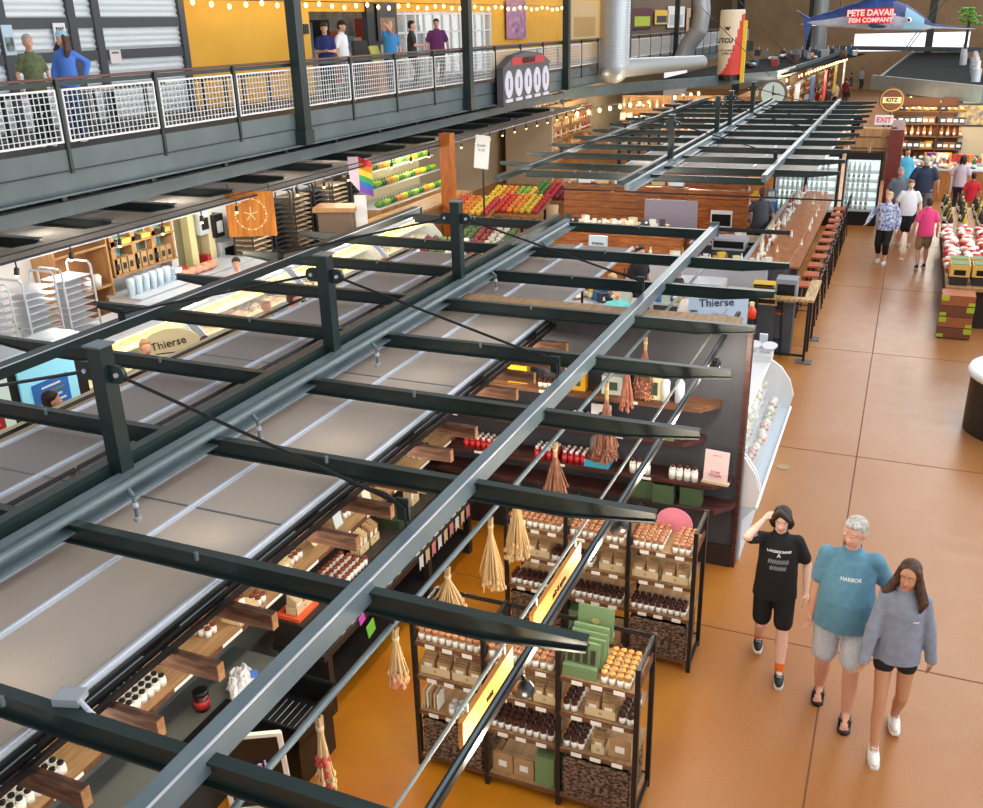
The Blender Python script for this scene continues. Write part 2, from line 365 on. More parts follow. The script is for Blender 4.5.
wshelf(-1.71, 1.51, 'short-ended dark plank shelf on the charcoal wall, second from the top')
wshelf(-1.40, 1.08, 'dark plank shelf on the charcoal wall holding the pink card stand')
wshelf(-1.36, .80, 'dark plank shelf low on the charcoal wall behind the far spice rack')
# timber bearer tails below the canopy edge
BC = [(82, 783), (157.5, 715), (221, 661), (273, 611), 4.0, (354.5, 534), (390, 503), 5.38, (448, 448), (472.5, 425.5), 6.85, (513, 388), (532, 372), 8.2, (564, 342), (579, 329)]
for i, q in enumerate(BC):
    y = q if isinstance(q, float) else G(*q, z=2.48).y-.02
    mb = MB(); mb.box((0, 0, 0), (.56, .05, .1), timber); mb.box((.283, 0, 0), (.006, .048, .098), endgrain)
    tag(mb.build('timber_bearer', loc=(-3.215, y, 2.43), ), 'rough brown timber block jutting from under the rail, %s to the camera' % ORD[i].replace('nearest', 'closest'), 'timber block', 'timber blocks under the canopy rail')
# jars ---------------------------------------------------------
def jar_mesh(lid, body, r=.022, h=.075, lab=label_w, lidr=.95, n=9):
    mb = MB(); mb.lathe([(r*.9, 0), (r, .004), (r, h*.66)], body, n=n)
    mb.lathe([(r*1.02, h*.06), (r*1.02, h*.58)], lab, n=n); mb.lathe([(r, h*.66), (r*.78, h*.76), (r*.78, h*.8)], body, n=n)
    mb.lathe([(r*lidr, h*.78), (r*lidr, h*.98), (r*lidr*.9, h)], lid, n=n)
    return mb
JP = {}
def jar(kind):
    if kind not in JP:
        a = {'copper': (copper, spicel), 'dark': (mat('brown_cap', '45231a', .35), spice), 'orange': (orangelid, mat('yellow_spice', 'c59a5c', .4)), 'red': (white, red), 'white': (alu, label_w),
             'black': (blackp, label_w), 'brownwhite': (mat('rust_cap', '7a3620', .4), label_w), 'brownbottle': (mat('amber_cap', '6a2d18', .4), label_w)}[kind]
        q = {'black': dict(r=.03, h=.095, lidr=.72), 'red': dict(r=.033, h=.14, lidr=.55, lab=red), 'brownbottle': dict(r=.036, h=.16, lidr=.5), 'brownwhite': dict(r=.026, h=.085), 'white': dict(r=.024, h=.085)}.get(kind, dict(r=.0255, h=.098))
        o = jar_mesh(a[0], a[1], **q).build({'copper': 'spice_jar', 'dark': 'brown_cap_jar', 'orange': 'orange_lid_jar', 'white': 'silver_lid_jar', 'red': 'sauce_bottle', 'brownbottle': 'syrup_bottle'}.get(kind, 'lotion_bottle')); JP[kind] = [o, False, q['r']]  # all the jars are spice jars, named apart by lid colour
    return JP[kind]
def put_jar(kind, loc, label, group, cat='jar'):
    P_ = jar(kind); o = P_[0]
    if P_[1]: o = o.copy(); C.objects.link(o)
    P_[1] = True; o.location = loc; o.rotation_euler = (0, 0, random.random()*6)
    o['label'] = label; o['category'] = cat; o['group'] = group
def jars(kind, x0, x1, y0, y1, z, label, group, pitch=None, gap=0):
    pt = pitch or jar(kind)[2]*2.12
    nx = max(1, int((x1-x0)/pt)); ny = max(1, int((y1-y0)/pt))
    for a in range(nx):
        for b_ in range(ny):
            put_jar(kind, (x0+pt*(a+.5)+random.uniform(-.002, .002), y0+pt*(b_+.5)+random.uniform(-.002, .002), z), label, group, 'jar' if kind in ('copper', 'dark', 'orange', 'white') else 'bottle')
# paper packets in a card box
def packets(x, y, z, w, label, n=4, rz=0, m=kraft, bm_=kraftl, h=.13):
    t = thing('packet_box', label, 'box of packets', (x, y, z), rz)
    mb = MB(); d = .11; mb.bb(-w/2, w/2, -d/2, -d/2+.004, 0, .075, bm_).bb(-w/2, w/2, d/2-.004, d/2, 0, .075, bm_).bb(-w/2, -w/2+.004, -d/2, d/2, 0, .075, bm_).bb(w/2-.004, w/2, -d/2, d/2, 0, .075, bm_).bb(-w/2, w/2, -d/2, d/2, 0, .004, bm_)
    mb.cyl((0, -d/2, .038), (0, -d/2-.001, .038), .014, mat('faint_print', 'b09a70', .8), n=10)
    mb.build('card_box', t)
    cols = 2 if w > .15 else 1
    for c_ in range(cols):
        for k in range(n):
            cx = -w/2+w*(c_+.5)/cols; pw = w/cols*.8; yy = -d/2+.015+k*(d-.03)/max(1, n-1)
            p = MB(); p.box((cx, yy, h*.5+.005+k*.008), (pw, .008, h), m, rot=(.08, 0, 0)); p.box((cx, yy-.006, h*.62+k*.008), (pw*.6, .002, h*.3), label_w, rot=(.08, 0, 0))
            p.build('packet', t)
    return t
def pouch(x, y, z, label, m=kraft, w=.11, h=.16, rz=0):
    mb = MB(); mb.prism([(-w/2, 0), (w/2, 0), (w/2*.96, h), (-w/2*.96, h)], -.02, .012, m, 'y'); mb.bb(-w*.2, w*.2, -.0225, -.0205, h*.3, h*.62, label_w)
    return tag(mb.build('paper_pouch', loc=(x, y, z)), label, 'pouch').__setattr__('rotation_euler', (0, 0, rz))
# racks ----------------------------------------------------------
SZ = (1.19, .88, .55, .12)
def rack(x0, x1, y0, dep, nm, hgt):
    t = thing('spice_rack', nm, 'rack', ((x0+x1)/2, y0, 0)); w = x1-x0; n = 3
    px = [-w/2+w*k/n for k in range(n+1)]
    for x in px:
        for yy in (0, dep):
            MB().bb(x-.018, x+.018, yy-.018, yy+.018, 0, hgt, black).build('post', t)
    for x in px: 
        for z in (hgt-.02, .06): MB().bb(x-.012, x+.012, 0, dep, z-.015, z+.015, black).build('side_rail', t)
        MB().bb(x-.008, x+.008, .0, dep, SZ[0], SZ[0]+.06, brownwood).build('side_board', t)
    for z in SZ:
        for k in range(n):
            mb = MB(); mb.bb(px[k]+.018, px[k+1]-.018, -.01, dep, z-.022, z, plank); mb.bb(px[k]+.018, px[k+1]-.018, -.018, -.01, z-.03, z+.004, brownwood); mb.build('shelf', t)
            if z > .2:
                for q in (.25, .5, .78): MB().bb(px[k]+(px[k+1]-px[k])*q-.04, px[k]+(px[k+1]-px[k])*q+.04, -.023, -.0185, z-.035, z-.002, label_w).build('price_tag', t)
    for x in px[1:-1]: pass
    for z in (.12, hgt-.015): MB().bb(-w/2, w/2, dep-.01, dep, z-.02, z+.015, black).build('back_rail', t)
    return [p_+(x0+x1)/2 for p_ in px]
def basket(x0, x1, y0, y1, z0, z1, label):
    t = thing('wicker_basket', label, 'basket', ((x0+x1)/2, (y0+y1)/2, z0)); a, b_, h = (x1-x0)/2, (y1-y0)/2, z1-z0
    mb = MB(); mb.bb(-a, a, -b_, -b_+.015, 0, h, wicker).bb(-a, a, b_-.015, b_, 0, h, wicker).bb(-a, -a+.015, -b_, b_, 0, h, wicker).bb(a-.015, a, -b_, b_, 0, h, wicker).bb(-a, a, -b_, b_, 0, .01, wicker)
    # woven rows as real ribs
    for k in range(int(h/.022)):
        z = .012+k*.022; off = .004*(k % 2)
        mb.cyl((-a-off, -b_-.006, z), (a+off, -b_-.006, z+.004*math.sin(k)), .011, wicker, n=6); mb.cyl((a+.004, -b_, z), (a+.004, b_, z), .008, wicker, n=6)
    mb.build('weave', t)
    r = MB(); r.tube([(-a, -b_, h), (a, -b_, h), (a, b_, h), (-a, b_, h), (-a, -b_, h)], .014, wicker); r.build('rim', t)
PX = rack(-2.98, -1.24, 5.24, .43, 'near black metal spice rack with three bays standing on the floor', 1.40)
PF = rack(-3.0, -1.24, 7.15, .43, 'far black metal spice rack with three bays in front of the charcoal wall', 1.44)
def bay(P_, k, m0=.024): return P_[k]+m0, P_[k+1]-m0
def fill(R, y0, who, spec):
    for (k, s_), items in spec.items():
        a, b_ = bay(R, k); z = SZ[s_]; bayn = ['left', 'middle', 'right'][k]; shn = ['top shelf', 'second shelf', 'third shelf', 'bottom shelf'][s_]
        for it in items:
            f0, f1, kind = it[:3]; xx0 = a+(b_-a)*f0; xx1 = a+(b_-a)*f1; deep = it[3] if len(it) > 3 else .36
            pl = 'on %s, %s bay, %s rack' % (shn.replace(' shelf', '')+' shelf', bayn, who)
            if kind in ('copper', 'dark', 'orange', 'white', 'brownwhite'):
                nm = {'copper': 'copper-lidded jar', 'dark': 'brown-capped jar', 'orange': 'orange-lidded jar', 'white': 'silver-lidded white jar', 'brownwhite': 'rust-capped white jar'}[kind]
                jars(kind, xx0, xx1, y0+.01, y0+.01+deep, z, nm+' '+pl, 'jars on the %s of the %s rack, %s bay %s' % (shn, who, bayn, kind), pitch=.057)
            elif kind == 'pack':
                q = 'left' if f0 < .3 else ('right' if f0 > .45 else 'middle')
                packets((xx0+xx1)/2, y0+.08, z, xx1-xx0-.01, '%s card box of packets %s' % (q, pl), n=5)
            elif kind == 'pouch':
                q = 'leftmost' if f0 < .3 else ('rightmost' if f0 > .6 else 'middle')
                pouch((xx0+xx1)/2, y0+.06, z, '%s brown paper pouch %s' % (q, pl), w=xx1-xx0-.01, h=.17)
            elif kind == 'green':
                bbt('green_box', 'sage green gift boxes '+pl, 'box', xx0, xx1-.005, y0+.02, y0+.3, z, z+.26, green)
            elif kind == 'basket':
                basket(xx0+.01, xx1-.01, y0+.0, y0+.38, z, z+.34, 'dark woven wicker basket '+pl)
            elif kind == 'books':
                for q in range(5): bbt('card_folder', 'upright recipe card '+pl, 'card', xx0+.03*q, xx0+.03*q+.008, y0+.03, y0+.14, z, z+.16-.004*q, [kraftl, label_w, kraft][q % 3], 'recipe cards '+pl)
fill(PX, 5.24, 'near', {
 (0, 0): [(0, 1, 'copper')], (1, 0): [(0, 1, 'copper')],
 (0, 1): [(0, .5, 'pack'), (.5, 1, 'pack')], (1, 1): [(0, .3, 'dark', .2), (.3, .65, 'pack'), (.65, 1, 'pack')],
 (0, 2): [(.02, .4, 'books'), (.42, .98, 'white', .12)], (1, 2): [(0, 1, 'dark', .24)],
 (0, 3): [(.02, .98, 'basket')], (1, 3): [(0, .33, 'pouch'), (.33, .66, 'pouch'), (.68, .98, 'green')],
 (2, 0): [(.52, 1, 'orange', .38)],
 (2, 1): [(0, .28, 'dark', .3), (.3, .76, 'pack'), (.78, 1, 'dark', .3)], (2, 2): [(0, .38, 'dark', .3), (.4, .62, 'pack'), (.64, .98, 'pouch')],
 (2, 3): [(.02, .98, 'basket')]})
fill(PF, 7.15, 'far', {
 (0, 0): [(0, 1, 'copper', .32)], (1, 0): [(0, 1, 'copper', .32)], (2, 0): [(0, .62, 'copper', .36), (.66, 1, 'copper', .36)],
 (0, 1): [(0, .25, 'white', .2), (.27, .75, 'pack'), (.76, 1, 'dark', .2)], (1, 1): [(0, .5, 'dark', .2), (.52, 1, 'pack')], (2, 1): [(0, .47, 'pack'), (.5, .97, 'pack')],
 (0, 2): [(0, 1, 'dark', .18)], (1, 2): [(0, 1, 'dark', .18)], (2, 2): [(0, 1, 'dark', .18)],
 (0, 3): [(.02, .98, 'basket')], (1, 3): [(.0, .5, 'green'), (.55, .95, 'pouch')], (2, 3): [(.02, .98, 'basket')]})
# green gift box display on the near rack's top
a, b_ = bay(PX, 2)
gt = thing('gift_box_display', 'sage green gift boxes on the near rack with four jars in the window', 'gift box', (a+.14, 5.3, SZ[0]))
MB().bb(-.14, .11, -.04, .0, .0, .09, green).build('base_box', gt)
f = MB(); f.box((-.015, .04, .15), (.25, .03, .2), green, rot=(-.15, 0, 0)); f.build('front_box', gt)
for k in range(4):
    j = MB(); j.box((-.1+.056*k, .012, .155), (.036, .004, .11), mat('window_dark', '3a3326', .4), rot=(-.15, 0, 0)); j.box((-.1+.056*k, .01, .13), (.032, .005, .05), label_w, rot=(-.15, 0, 0)); j.build('window_jar', gt)
for k in range(3): MB().box((0, .1+.045*k, .14+.02*k), (.26, .03, .22), green, rot=(-.12, 0, 0)).build('gift_box', gt)
l = MB().box((.0, .3, .25), (.27, .014, .26), green, rot=(-.12, 0, 0)); lo = l.build('open_lid', gt); MB().cyl((0, .285, .27), (0, .282, .27), .03, mat('gold_print', 'a7a468', .5), n=14).build('emblem', lo)
# pink round tray behind the far rack's jars
tag(MB().cyl((0, 0, 0), (0, .012, 0), .17, mat('pink_tray', 'e58a9f', .5), n=28).build('pink_tray', loc=(-1.52, 7.56, 1.25)), 'round pink tray standing behind the jars on the far rack', 'tray')
# goods on the charcoal wall shelves
YS = 8.8
jars('dark', -3.3, -3.0, YS+.02, YS+.18, 1.91, 'brown-capped jar in the left group on the top wall shelf', 'brown jars on the top wall shelf')
jars('red', -4.4, -4.15, YS+.02, YS+.18, 1.51, 'red-labelled sauce bottle at the far left of the second wall shelf', 'red bottles at the far left of the second shelf')
for i, x in enumerate((-4.05, -3.77, -3.2, -2.88)):
    t = 'red-labelled sauce bottle in the %s red cluster on the wall shelf' % ['first', 'second', 'third', 'fourth'][i]
    jars('red', x-.15, x+.15, YS-.01, YS+.2, 1.08, t+' from the left', 'red bottle cluster %d of the wall shelf' % (i+1))
    tag(MB().bb(-.15, .15, 0, .01, 0, .1, kraftl).build('bottle_crate', loc=(x, YS+.21, 1.08)), 'pale card backing behind the %s red bottle cluster' % ['first', 'second', 'third', 'fourth'][i], 'card')
jars('red', -4.1, -3.5, YS+.03, YS+.16, 1.51, 'red-labelled sauce bottle on the second wall shelf, left cluster', 'red bottles left on the second wall shelf')
jars('red', -2.95, -2.7, YS+.03, YS+.2, 1.51, 'red-labelled sauce bottle on the second wall shelf, right cluster', 'red bottles right on the second wall shelf')
jars('brownbottle', -2.28, -1.98, YS, YS+.14, 1.08, 'white and blue bottle in the cluster left of the brown-capped ones on the wall shelf', 'white bottles on the third wall shelf')
jars('brownbottle', -1.86, -1.55, YS, YS+.14, 1.08, 'amber-capped white bottle beside the pink card stand', 'amber-capped bottles by the pink card')
t = thing('card_stand', 'pink printed card in a wooden stand at the right end of the wall shelf', 'card stand', (-1.38, YS+.06, 1.08), -.1)
MB().bb(-.14, .14, -.03, .03, 0, .025, kraftl).build('stand', t)
MB().box((0, .0, .19), (.25, .006, .34), mat('pink_card', 'ecd4d6', .6), rot=(-.12, 0, 0)).build('card', t)
text('card_print', 'SCAN\nTO JOIN', .035, mat('rose_ink', 'c06a78', .6), t, (0, -.03, .12), (PI/2-.12, 0, 0))
text('card_heading', 'join us', .03, mat('rose_ink', 'c06a78', .6), t, (0, .012, .31), (PI/2-.12, 0, 0))
t = thing('cloche', 'glass cloche with dried roots on a round wooden base', 'cloche', (-2.62, YS+.12, 1.16))
MB().cyl((0, 0, 0), (0, 0, .04), .15, mat('red_brown_base', '7a4028', .5), n=20).build('base', t); MB().lathe([(.12, .04), (.12, .2), (.09, .28), (.02, .32)], glass, n=16).build('dome', t); MB().ell((0, 0, .1), (.07, .06, .06), black, 8, 6).build('content', t)
bbt('blue_box', 'bright blue box under the glass cloche on the wall shelf', 'box', -2.78, -2.5, YS+.0, YS+.24, 1.08, 1.155, mat('sky_blue_box', '43b3d6', .5))
for i, (x, z, lb) in enumerate(((-2.12, .8, 'left'), (-1.9, .8, 'middle'), (-1.62, .8, 'right'))):
    t = thing('bottle_carrier', 'moss green six-hole card carrier on the low wall shelf, %s one' % lb, 'carrier', (x, YS+.1-.04*(i == 1), z)); w = .13 if i == 0 else .11
    MB().bb(-w, w, -.08, .08, 0, .2, greend).build('box', t)
    for k in range(3): MB().cyl((-w+w*(2*k+1)/3, -.03, .2), (-w+w*(2*k+1)/3, -.03, .203), .028, blackp, n=12).build('hole', t)
for i, (x, c_, lb) in enumerate(((-3.55, 'd9a01c', 'yellow'), (-2.9, 'd9a01c', 'amber'), (-2.5, 'c3c9bf', 'grey patterned'), (-2.08, 'e3dfae', 'cream'))):
    t = thing('tin_box', '%s tin with a small label on the top wall shelf' % lb, 'tin', (x, YS+.12, 1.91)); h = .2+.05*(i % 2)
    MB().bb(-.11, .11, -.05, .05, 0, h, mat('tin_'+c_, c_, .4)).build('tin', t); MB().bb(-.06, .06, -.053, -.05, .05, h-.06, mat('tin_label', '3a4a40', .6)).build('label', t)
for i, x in enumerate((-1.95, -1.8)):
    t = thing('glass_bottle', ['tall clear bottle on the top wall shelf, left of the pair', 'tall blue-capped bottle on the top wall shelf, right of the pair'][i], 'bottle', (x, YS+.1, 1.91))
    MB().lathe([(.05, 0), (.05, .2), (.02, .25), (.02, .3)], [white, mat('pale_blue_bottle', 'cfe0ee', .3)][i], n=12).build('body', t); MB().cyl((0, 0, .3), (0, 0, .34), .025, [red, lilac][i], n=10).build('cap', t)
jars('copper', -3.4, -3.0, YS+.02, YS+.16, 1.51, 'copper-lidded jar in the middle of the second wall shelf', 'copper jars on the second wall shelf')
t = thing('picture_card', 'white card with a black rooster print on the second wall shelf', 'card', (-2.62, YS+.1, 1.51)); MB().box((0, 0, .13), (.22, .006, .26), white, rot=(-.1, 0, 0)).build('card', t); MB().ell((.02, -.012, .12), (.05, .004, .07), blackp, 10, 6).build('print', t)
bbt('sage_bar_box', 'sage green box on the second wall shelf beneath the top shelf bottles', 'box', -2.08, -1.82, YS, YS+.18, 1.51, 1.6, green)
jars('dark', -2.42, -2.14, YS, YS+.14, 1.51, 'brown-capped jar beside the sage box on the second wall shelf', 'brown jars on the second wall shelf')
# ------------------------------------------------------------ left wall of the spice shop
t = thing('wall_shelf', 'long oak plank shelf along the grey left wall holding rows of small bottles', 'shelf', (-4.55, 2.0, 1.12))
MB().bb(-.2, .2, 0, 7.0, 0, .03, plank).bb(.2, .204, 0, 7.0, -.004, .034, brownwood).build('board', t)
for k in range(12): MB().bb(.204, .207, .5+.55*k, .74+.55*k, .002, .03, label_w).build('price_tag', t)
cl = [('black', 2.75, 3.3, 'first'), ('black', 3.55, 4.25, 'second'), ('brownwhite', 4.72, 4.9, 'third'), ('brownwhite', 5.85, 6.1, 'fourth'), ('brownwhite', 6.75, 6.95, 'fifth'), ('black', 8.2, 8.5, 'sixth')]
for kd, y0, y1, w in cl:
    jars(kd, -4.68, -4.37 if kd == 'black' else -4.45, y0, y1, 1.15, '%s in the %s group along the oak wall shelf' % ({'black': 'black-capped squat white bottle', 'brownwhite': 'rust-capped small white bottle'}[kd], w), 'bottles in the %s group on the oak wall shelf' % w, pitch=.064)
bbt('card_riser', 'cream card box under raised rust-capped bottles on the oak wall shelf', 'box', -4.55, -4.37, 4.95, 5.2, 1.15, 1.24, kraftl)
jars('brownwhite', -4.55, -4.37, 4.96, 5.19, 1.24, 'rust-capped small white bottle on the cream card box', 'bottles on the cream card box', pitch=.06)
jars('brownwhite', -4.5, -4.35, 5.22, 5.38, 1.15, 'rust-capped small white bottle beyond the cream card box', 'bottles beyond the cream card box', pitch=.06)
for i, (y0, y1) in enumerate(((5.5, 5.8), (7.4, 7.75))):
    packets(-4.5, (y0+y1)/2, 1.15, .3, ['pale box of thin card packets on the oak shelf beyond the raised bottles', 'pale green and cream packets in a box on the far part of the oak shelf'][i], n=6, rz=PI/2, m=[kraftl, green][i])
for i, (y, c_) in enumerate(((6.25, 'f0e2a6'), (6.62, 'c0cfd8'), (7.15, 'e4ddd0'))):
    t = thing('leaning_card', '%s card leaning on the oak wall shelf' % ['round cream', 'small blue-grey', 'patterned white'][i], 'card', (-4.5, y, 1.15))
    mb = MB()
    if i == 0: mb.cyl((0, 0, .08), (.01, 0, .08), .08, mat('cream_disc', c_, .6), n=18)
    else: mb.box((0, 0, .09), (.01, .13, .18), mat('card_'+c_, c_, .6), rot=(0, -.2, 0))
    mb.build('card', t)
# grey counter and things on it
t = thing('counter', 'grey laminate counter below the oak shelf holding the red candle jar', 'counter', (-4.45, 1.5, 0))
MB().bb(-.3, .27, 0, 3.75, .62, .66, greywall).build('worktop', t); MB().bb(-.3, .22, 0, 3.7, 0, .62, mat('dark_cabinet', '25282a', .6)).build('cabinet', t)
p = G(203, 709, z=.66)
t = thing('candle_jar', 'dark glass jar with a red label standing on the grey counter', 'candle', p)
MB().lathe([(.05, 0), (.058, .01), (.06, .15)], mat('dark_red_glass', '4e1010', .1), n=18).build('jar', t); MB().lathe([(.061, .03), (.061, .1)], red, n=18).build('label', t); MB().lathe([(.062, .15), (.062, .175), (.05, .18)], blackp, n=18).build('lid', t)
p = G(242, 690, z=.66)
t = thing('crumpled_bag', 'crumpled white plastic bag with a blue patch on the grey counter', 'bag', (p.x, p.y, .66), .6)
mb = MB(); random.seed(5)
mb.ell((0, 0, .06), (.1, .22, .06), white, 22, 14); mb.sm = [False]*len(mb.sm); mb.v = [(x*(1+random.uniform(-.25, .2)), y*(1+random.uniform(-.2, .15)), max(0, z+random.uniform(-.02, .035))) for x, y, z in mb.v]
mb.build('bag', t); MB().box((.09, .05, .05), (.06, .1, .1), mat('blue_patch', '2a62b8', .5), rot=(.3, .3, .2)).build('patch', t)
bbt('black_bin', 'deep black bin on the grey counter beside the candle jar', 'bin', -4.3, -4.19, 4.1, 4.6, .66, .74, blackp)
# dark tables with goods
dk = mat('black_brown_wood', '2b2522', .5)
def table(label, x0, x1, y0, y1, z, legs, trim=None):
    t = thing('display_table', label, 'table', ((x0+x1)/2, y0, 0)); a = (x1-x0)/2
    MB().bb(-a, a, 0, y1-y0, z-.06, z, dk).build('table_top', t)
    for y in legs:
        for s_ in (-a+.04, a-.05): MB().bb(s_-.035, s_+.035, y-y0-.035, y-y0+.035, 0, z-.06, dk).build('leg', t)
    MB().bb(-a+.02, a-.02, .05, y1-y0-.05, .2, .23, dk).build('lower_shelf', t)
    return t
table('long low dark wooden table along the left wall of the spice shop', -4.45, -3.93, 5.4, 8.5, .66, (5.5, 7.38, 8.37))
t = thing('table_riser', 'black wooden riser on the long low table carrying boxes of paper packets', 'riser', (-4.3, 5.42, .66))
MB().bb(-.17, .17, 0, 3.0, .2, .24, dk).build('riser_top', t)
for y in (.03, 1.0, 2.0, 2.97): MB().bb(-.15, .15, y-.02, y+.02, 0, .2, dk).build('support', t)
tag(MB().bb(-.12, .12, -.15, .15, 0, .03, mat('orange_folder', 'e25a2e', .6)).build('orange_folder', loc=(-4.3, 5.6, .90)), 'orange card folder under the first box of paper packets', 'folder')
packets(-4.28, 5.62, .93, .26, 'box of thin paper packets on the orange folder at the riser end', n=8, rz=PI/2, m=kraftl)
for r_ in range(4): jars('brownwhite', -4.42+.085*r_, -4.36+.085*r_, 5.95, 6.5, .9, 'rust-capped white bottle in the four rows on the riser', 'rows of rust-capped bottles on the riser', pitch=.06)
for i, (y, x) in enumerate(((6.65, -4.3), (6.85, -4.3), (7.7, -4.3), (8.0, -4.3))):
    packets(x, y, .9, .17, 'box of upright kraft packets on the riser, %s from the camera' % ['first', 'second', 'third', 'fourth'][i], n=6, rz=PI/2, m=[kraftl, kraft][i % 2], h=.17)
tag(MB().bb(-.12, .12, -.15, .15, 0, .1, mat('dark_green_tray', '2c3a24', .5)).build('green_tray', loc=(-4.25, 7.28, .9)), 'dark green tray on the riser between the packet boxes', 'tray')
# small bags and hanging cards on the front of the table
random.seed(11)
for i in range(7):
    y = 5.75+.17*i; tag(MB().bb(-.045, .045, -.03, .03, 0, .15, [kraftl, white, label_w][i % 3]).bb(.0455, .047, -.015, .015, .05, .09, dk).build('small_bag', loc=(-4.0, y, .66)), 'small pale paper bag in the row near the green and pink tags', 'bag', 'small paper bags at the table front')
for i in range(9):
    y = 7.15+.14*i; tag(MB().prism([(-.04, 0), (0, .03), (.04, 0), (.04, .15), (-.04, .15)], -.002, .002, [white, kraftl, mat('pink_print', 'd98a8a', .6)][i % 3], 'x').build('hanging_card', loc=(-3.918, y, .50)), 'small swallow-tailed printed card hanging along the far table front', 'card', 'cards hanging from the far table front')
    tag(MB().bb(-.04, .04, -.04, .04, 0, .16, [label_w, kraftl, mat('sage', '9fb39a', .6)][i % 3]).bb(.0405, .042, -.02, .02, .05, .1, dk).build('small_bag', loc=(-3.99, y, .66)), 'small pale bag standing above the hanging cards', 'bag', 'small bags above the hanging cards')
for i, (u, v, c_) in enumerate(((362, 619, 'd553c0'), (371, 628, '7fd148'))):
    p = G(u, v, x=-3.91)
    tag(MB().box((0, 0, 0), (.005, [.09, .13][i], [.09, .14][i]), mat('tag_'+c_, c_, .6), rot=(.2, 0, 0)).build('shelf_tag', loc=p), ['magenta tag on the edge of the low table', 'lime green tag on the edge of the low table'][i], 'tag')
# stacked black bins
t = thing('plastic_crate', 'open black plastic crate stacked at the near end of the low table', 'crate', (-3.95, 4.62, .42)); mb = MB()
mb.bb(-.24, .26, 0, .55, 0, .01, blackp)
for a in ((-.24, -.23, 0, .55), (.25, .26, 0, .55), (-.24, .26, 0, .01), (-.24, .26, .54, .55)): mb.bb(*a, 0, .2, blackp)
mb.build('tray', t)
r = MB(); r.tube([(-.25, -.01, .2), (.27, -.01, .2), (.27, .56, .2), (-.25, .56, .2), (-.25, -.01, .2)], .012, blackp); r.build('rim', t)
for k in range(5): MB().bb(-.15+.06*k, -.147+.06*k, .1, .45, .01, .014, alu).build('rib', t)
bbt('crate_stand', 'black box stand under the open plastic crate', 'stand', -4.15, -3.72, 4.66, 5.14, 0, .42, blackp)
# chalkboard A-frame
p = G(283, 765, z=.35)
t = thing('chalkboard_sign', 'small white-framed chalkboard sign standing on the floor at the left table end', 'chalkboard', (-3.85, 4.3, 0), .5)
mb = MB(); wf = mat('white_frame', 'e9e4d6', .6)
R_ = (.18, 0, 0)
for x in (-.22, .22): mb.box((x, .0, .42), (.035, .03, .84), wf, rot=R_)
for z in (.03, .83): mb.box((0, (z-.42)*-.18, z), (.46, .03, .035), wf, rot=R_)
mb.build('frame', t); MB().box((0, 0.005, .42), (.42, .015, .8), blackp, rot=R_).build('board', t)
text('chalk_writing', 'fresh\nteas', .14, mat('chalk', 'cfc6e8', .9), t, (0, -.025, .45), (PI/2+.18, 0, 0))
t = thing('paper_cone_rack', 'row of three white paper points rising at the lower frame edge', 'paper cones', G(322, 806, z=.9)); 
for k in range(3): MB().cyl((-.09+.1*k, 0, 0), (-.09+.1*k, 0, .09), .045, label_w, r2=.003, n=8).build('cone', t)
MB().bb(-.15, .17, -.05, .05, -.03, 0, kraftl).build('tray', t); MB().bb(-.12, .14, -.04, .04, -.9, -.03, dk).build('stand', t)
# ------------------------------------------------------------ dried flower bunches
straw = mat('dry_straw', 'c9a878', .9); pinkdry = mat('dried_pink', 'b06a55', .9, col2='c98a70', scale=20); reddry = mat('dried_red', 'c2453c', .8, col2='a03328', scale=40); browndry = mat('dried_brown', 'a3745c', .9, col2='8a5a48', scale=20)
def bunch(loc, L, w, m, label, n=46, seed=1, stem=straw, head=None, hl=.35):
    random.seed(seed); t = thing('dried_bunch', label, 'dried flowers', loc)
    MB().cyl((0, 0, 0), (0, 0, -.05), .008, black, n=6).build('hook', t)
    mb = MB()
    n = int(n*1.7); w *= 1.25
    for k in range(n):
        a = random.random()*2*PI; r = w*math.sqrt(random.random()); l = L*random.uniform(.7, 1); q = .012
        p1 = (q*math.cos(a), q*math.sin(a), -.05-l*.25); p2 = (r*math.cos(a)*.6, r*math.sin(a)*.6, -.05-l*.65); p3 = (r*math.cos(a), r*math.sin(a), -.05-l)
        mb.cyl((random.uniform(-.015, .015), random.uniform(-.015, .015), -.02), p1, .004, stem, n=4); mb.cyl(p1, p2, .005, m, n=4); mb.cyl(p2, p3, .006, m, r2=.003, n=4)
        if k % 2 == 0: mb.ell(p3, (.011, .011, .02), m, 5, 4)
    mb.build('stems', t)
    MB().cyl((0, 0, -.07), (0, 0, -.09), .02, mat('twine', 'd8c8a0', .9), n=8).build('twine', t)
    if head:
        h = MB()
        for k in range(260):
            a = random.random()*2*PI; z = -.05-L*(1-hl)-L*hl*random.random(); r = w*random.random()*(.75 if hl < .5 else .62)
            h.ell((r*math.cos(a), r*math.sin(a), z), (.014, .014, .02), head, 5, 4)
        h.build('flower_heads', t)
X = -2.165
bunch((X, G(318, 712, x=X).y, 2.59), .44, .036, straw, 'straw bunch with long deep red flower spikes, nearest to the camera', 40, 1, head=reddry, hl=.55)
bunch((X, G(395, 630, x=X).y, 2.59), .33, .045, straw, 'straw bunch with a small dusty pink head above the orange floor', 34, 2, head=pinkdry, hl=.25)
bunch((X, G(447, 562, x=X).y, 2.59), .3, .09, straw, 'loose grey straw bunch hanging over the near rack', 46, 3, stem=straw)
bunch((X, G(490, 512, x=X).y, 2.59), .5, .07, straw, 'long pale straw bunch drooping over the gap between the racks', 50, 4)
bunch((X, G(517, 488, x=X).y, 2.59), .55, .075, straw, 'thick pale straw bunch in front of the far rack', 60, 5)
bunch((X, G(555, 442, x=X).y, 2.59), .5, .085, browndry, 'reddish brown flared bunch above the far rack jars', 60, 6, head=pinkdry, hl=.2)
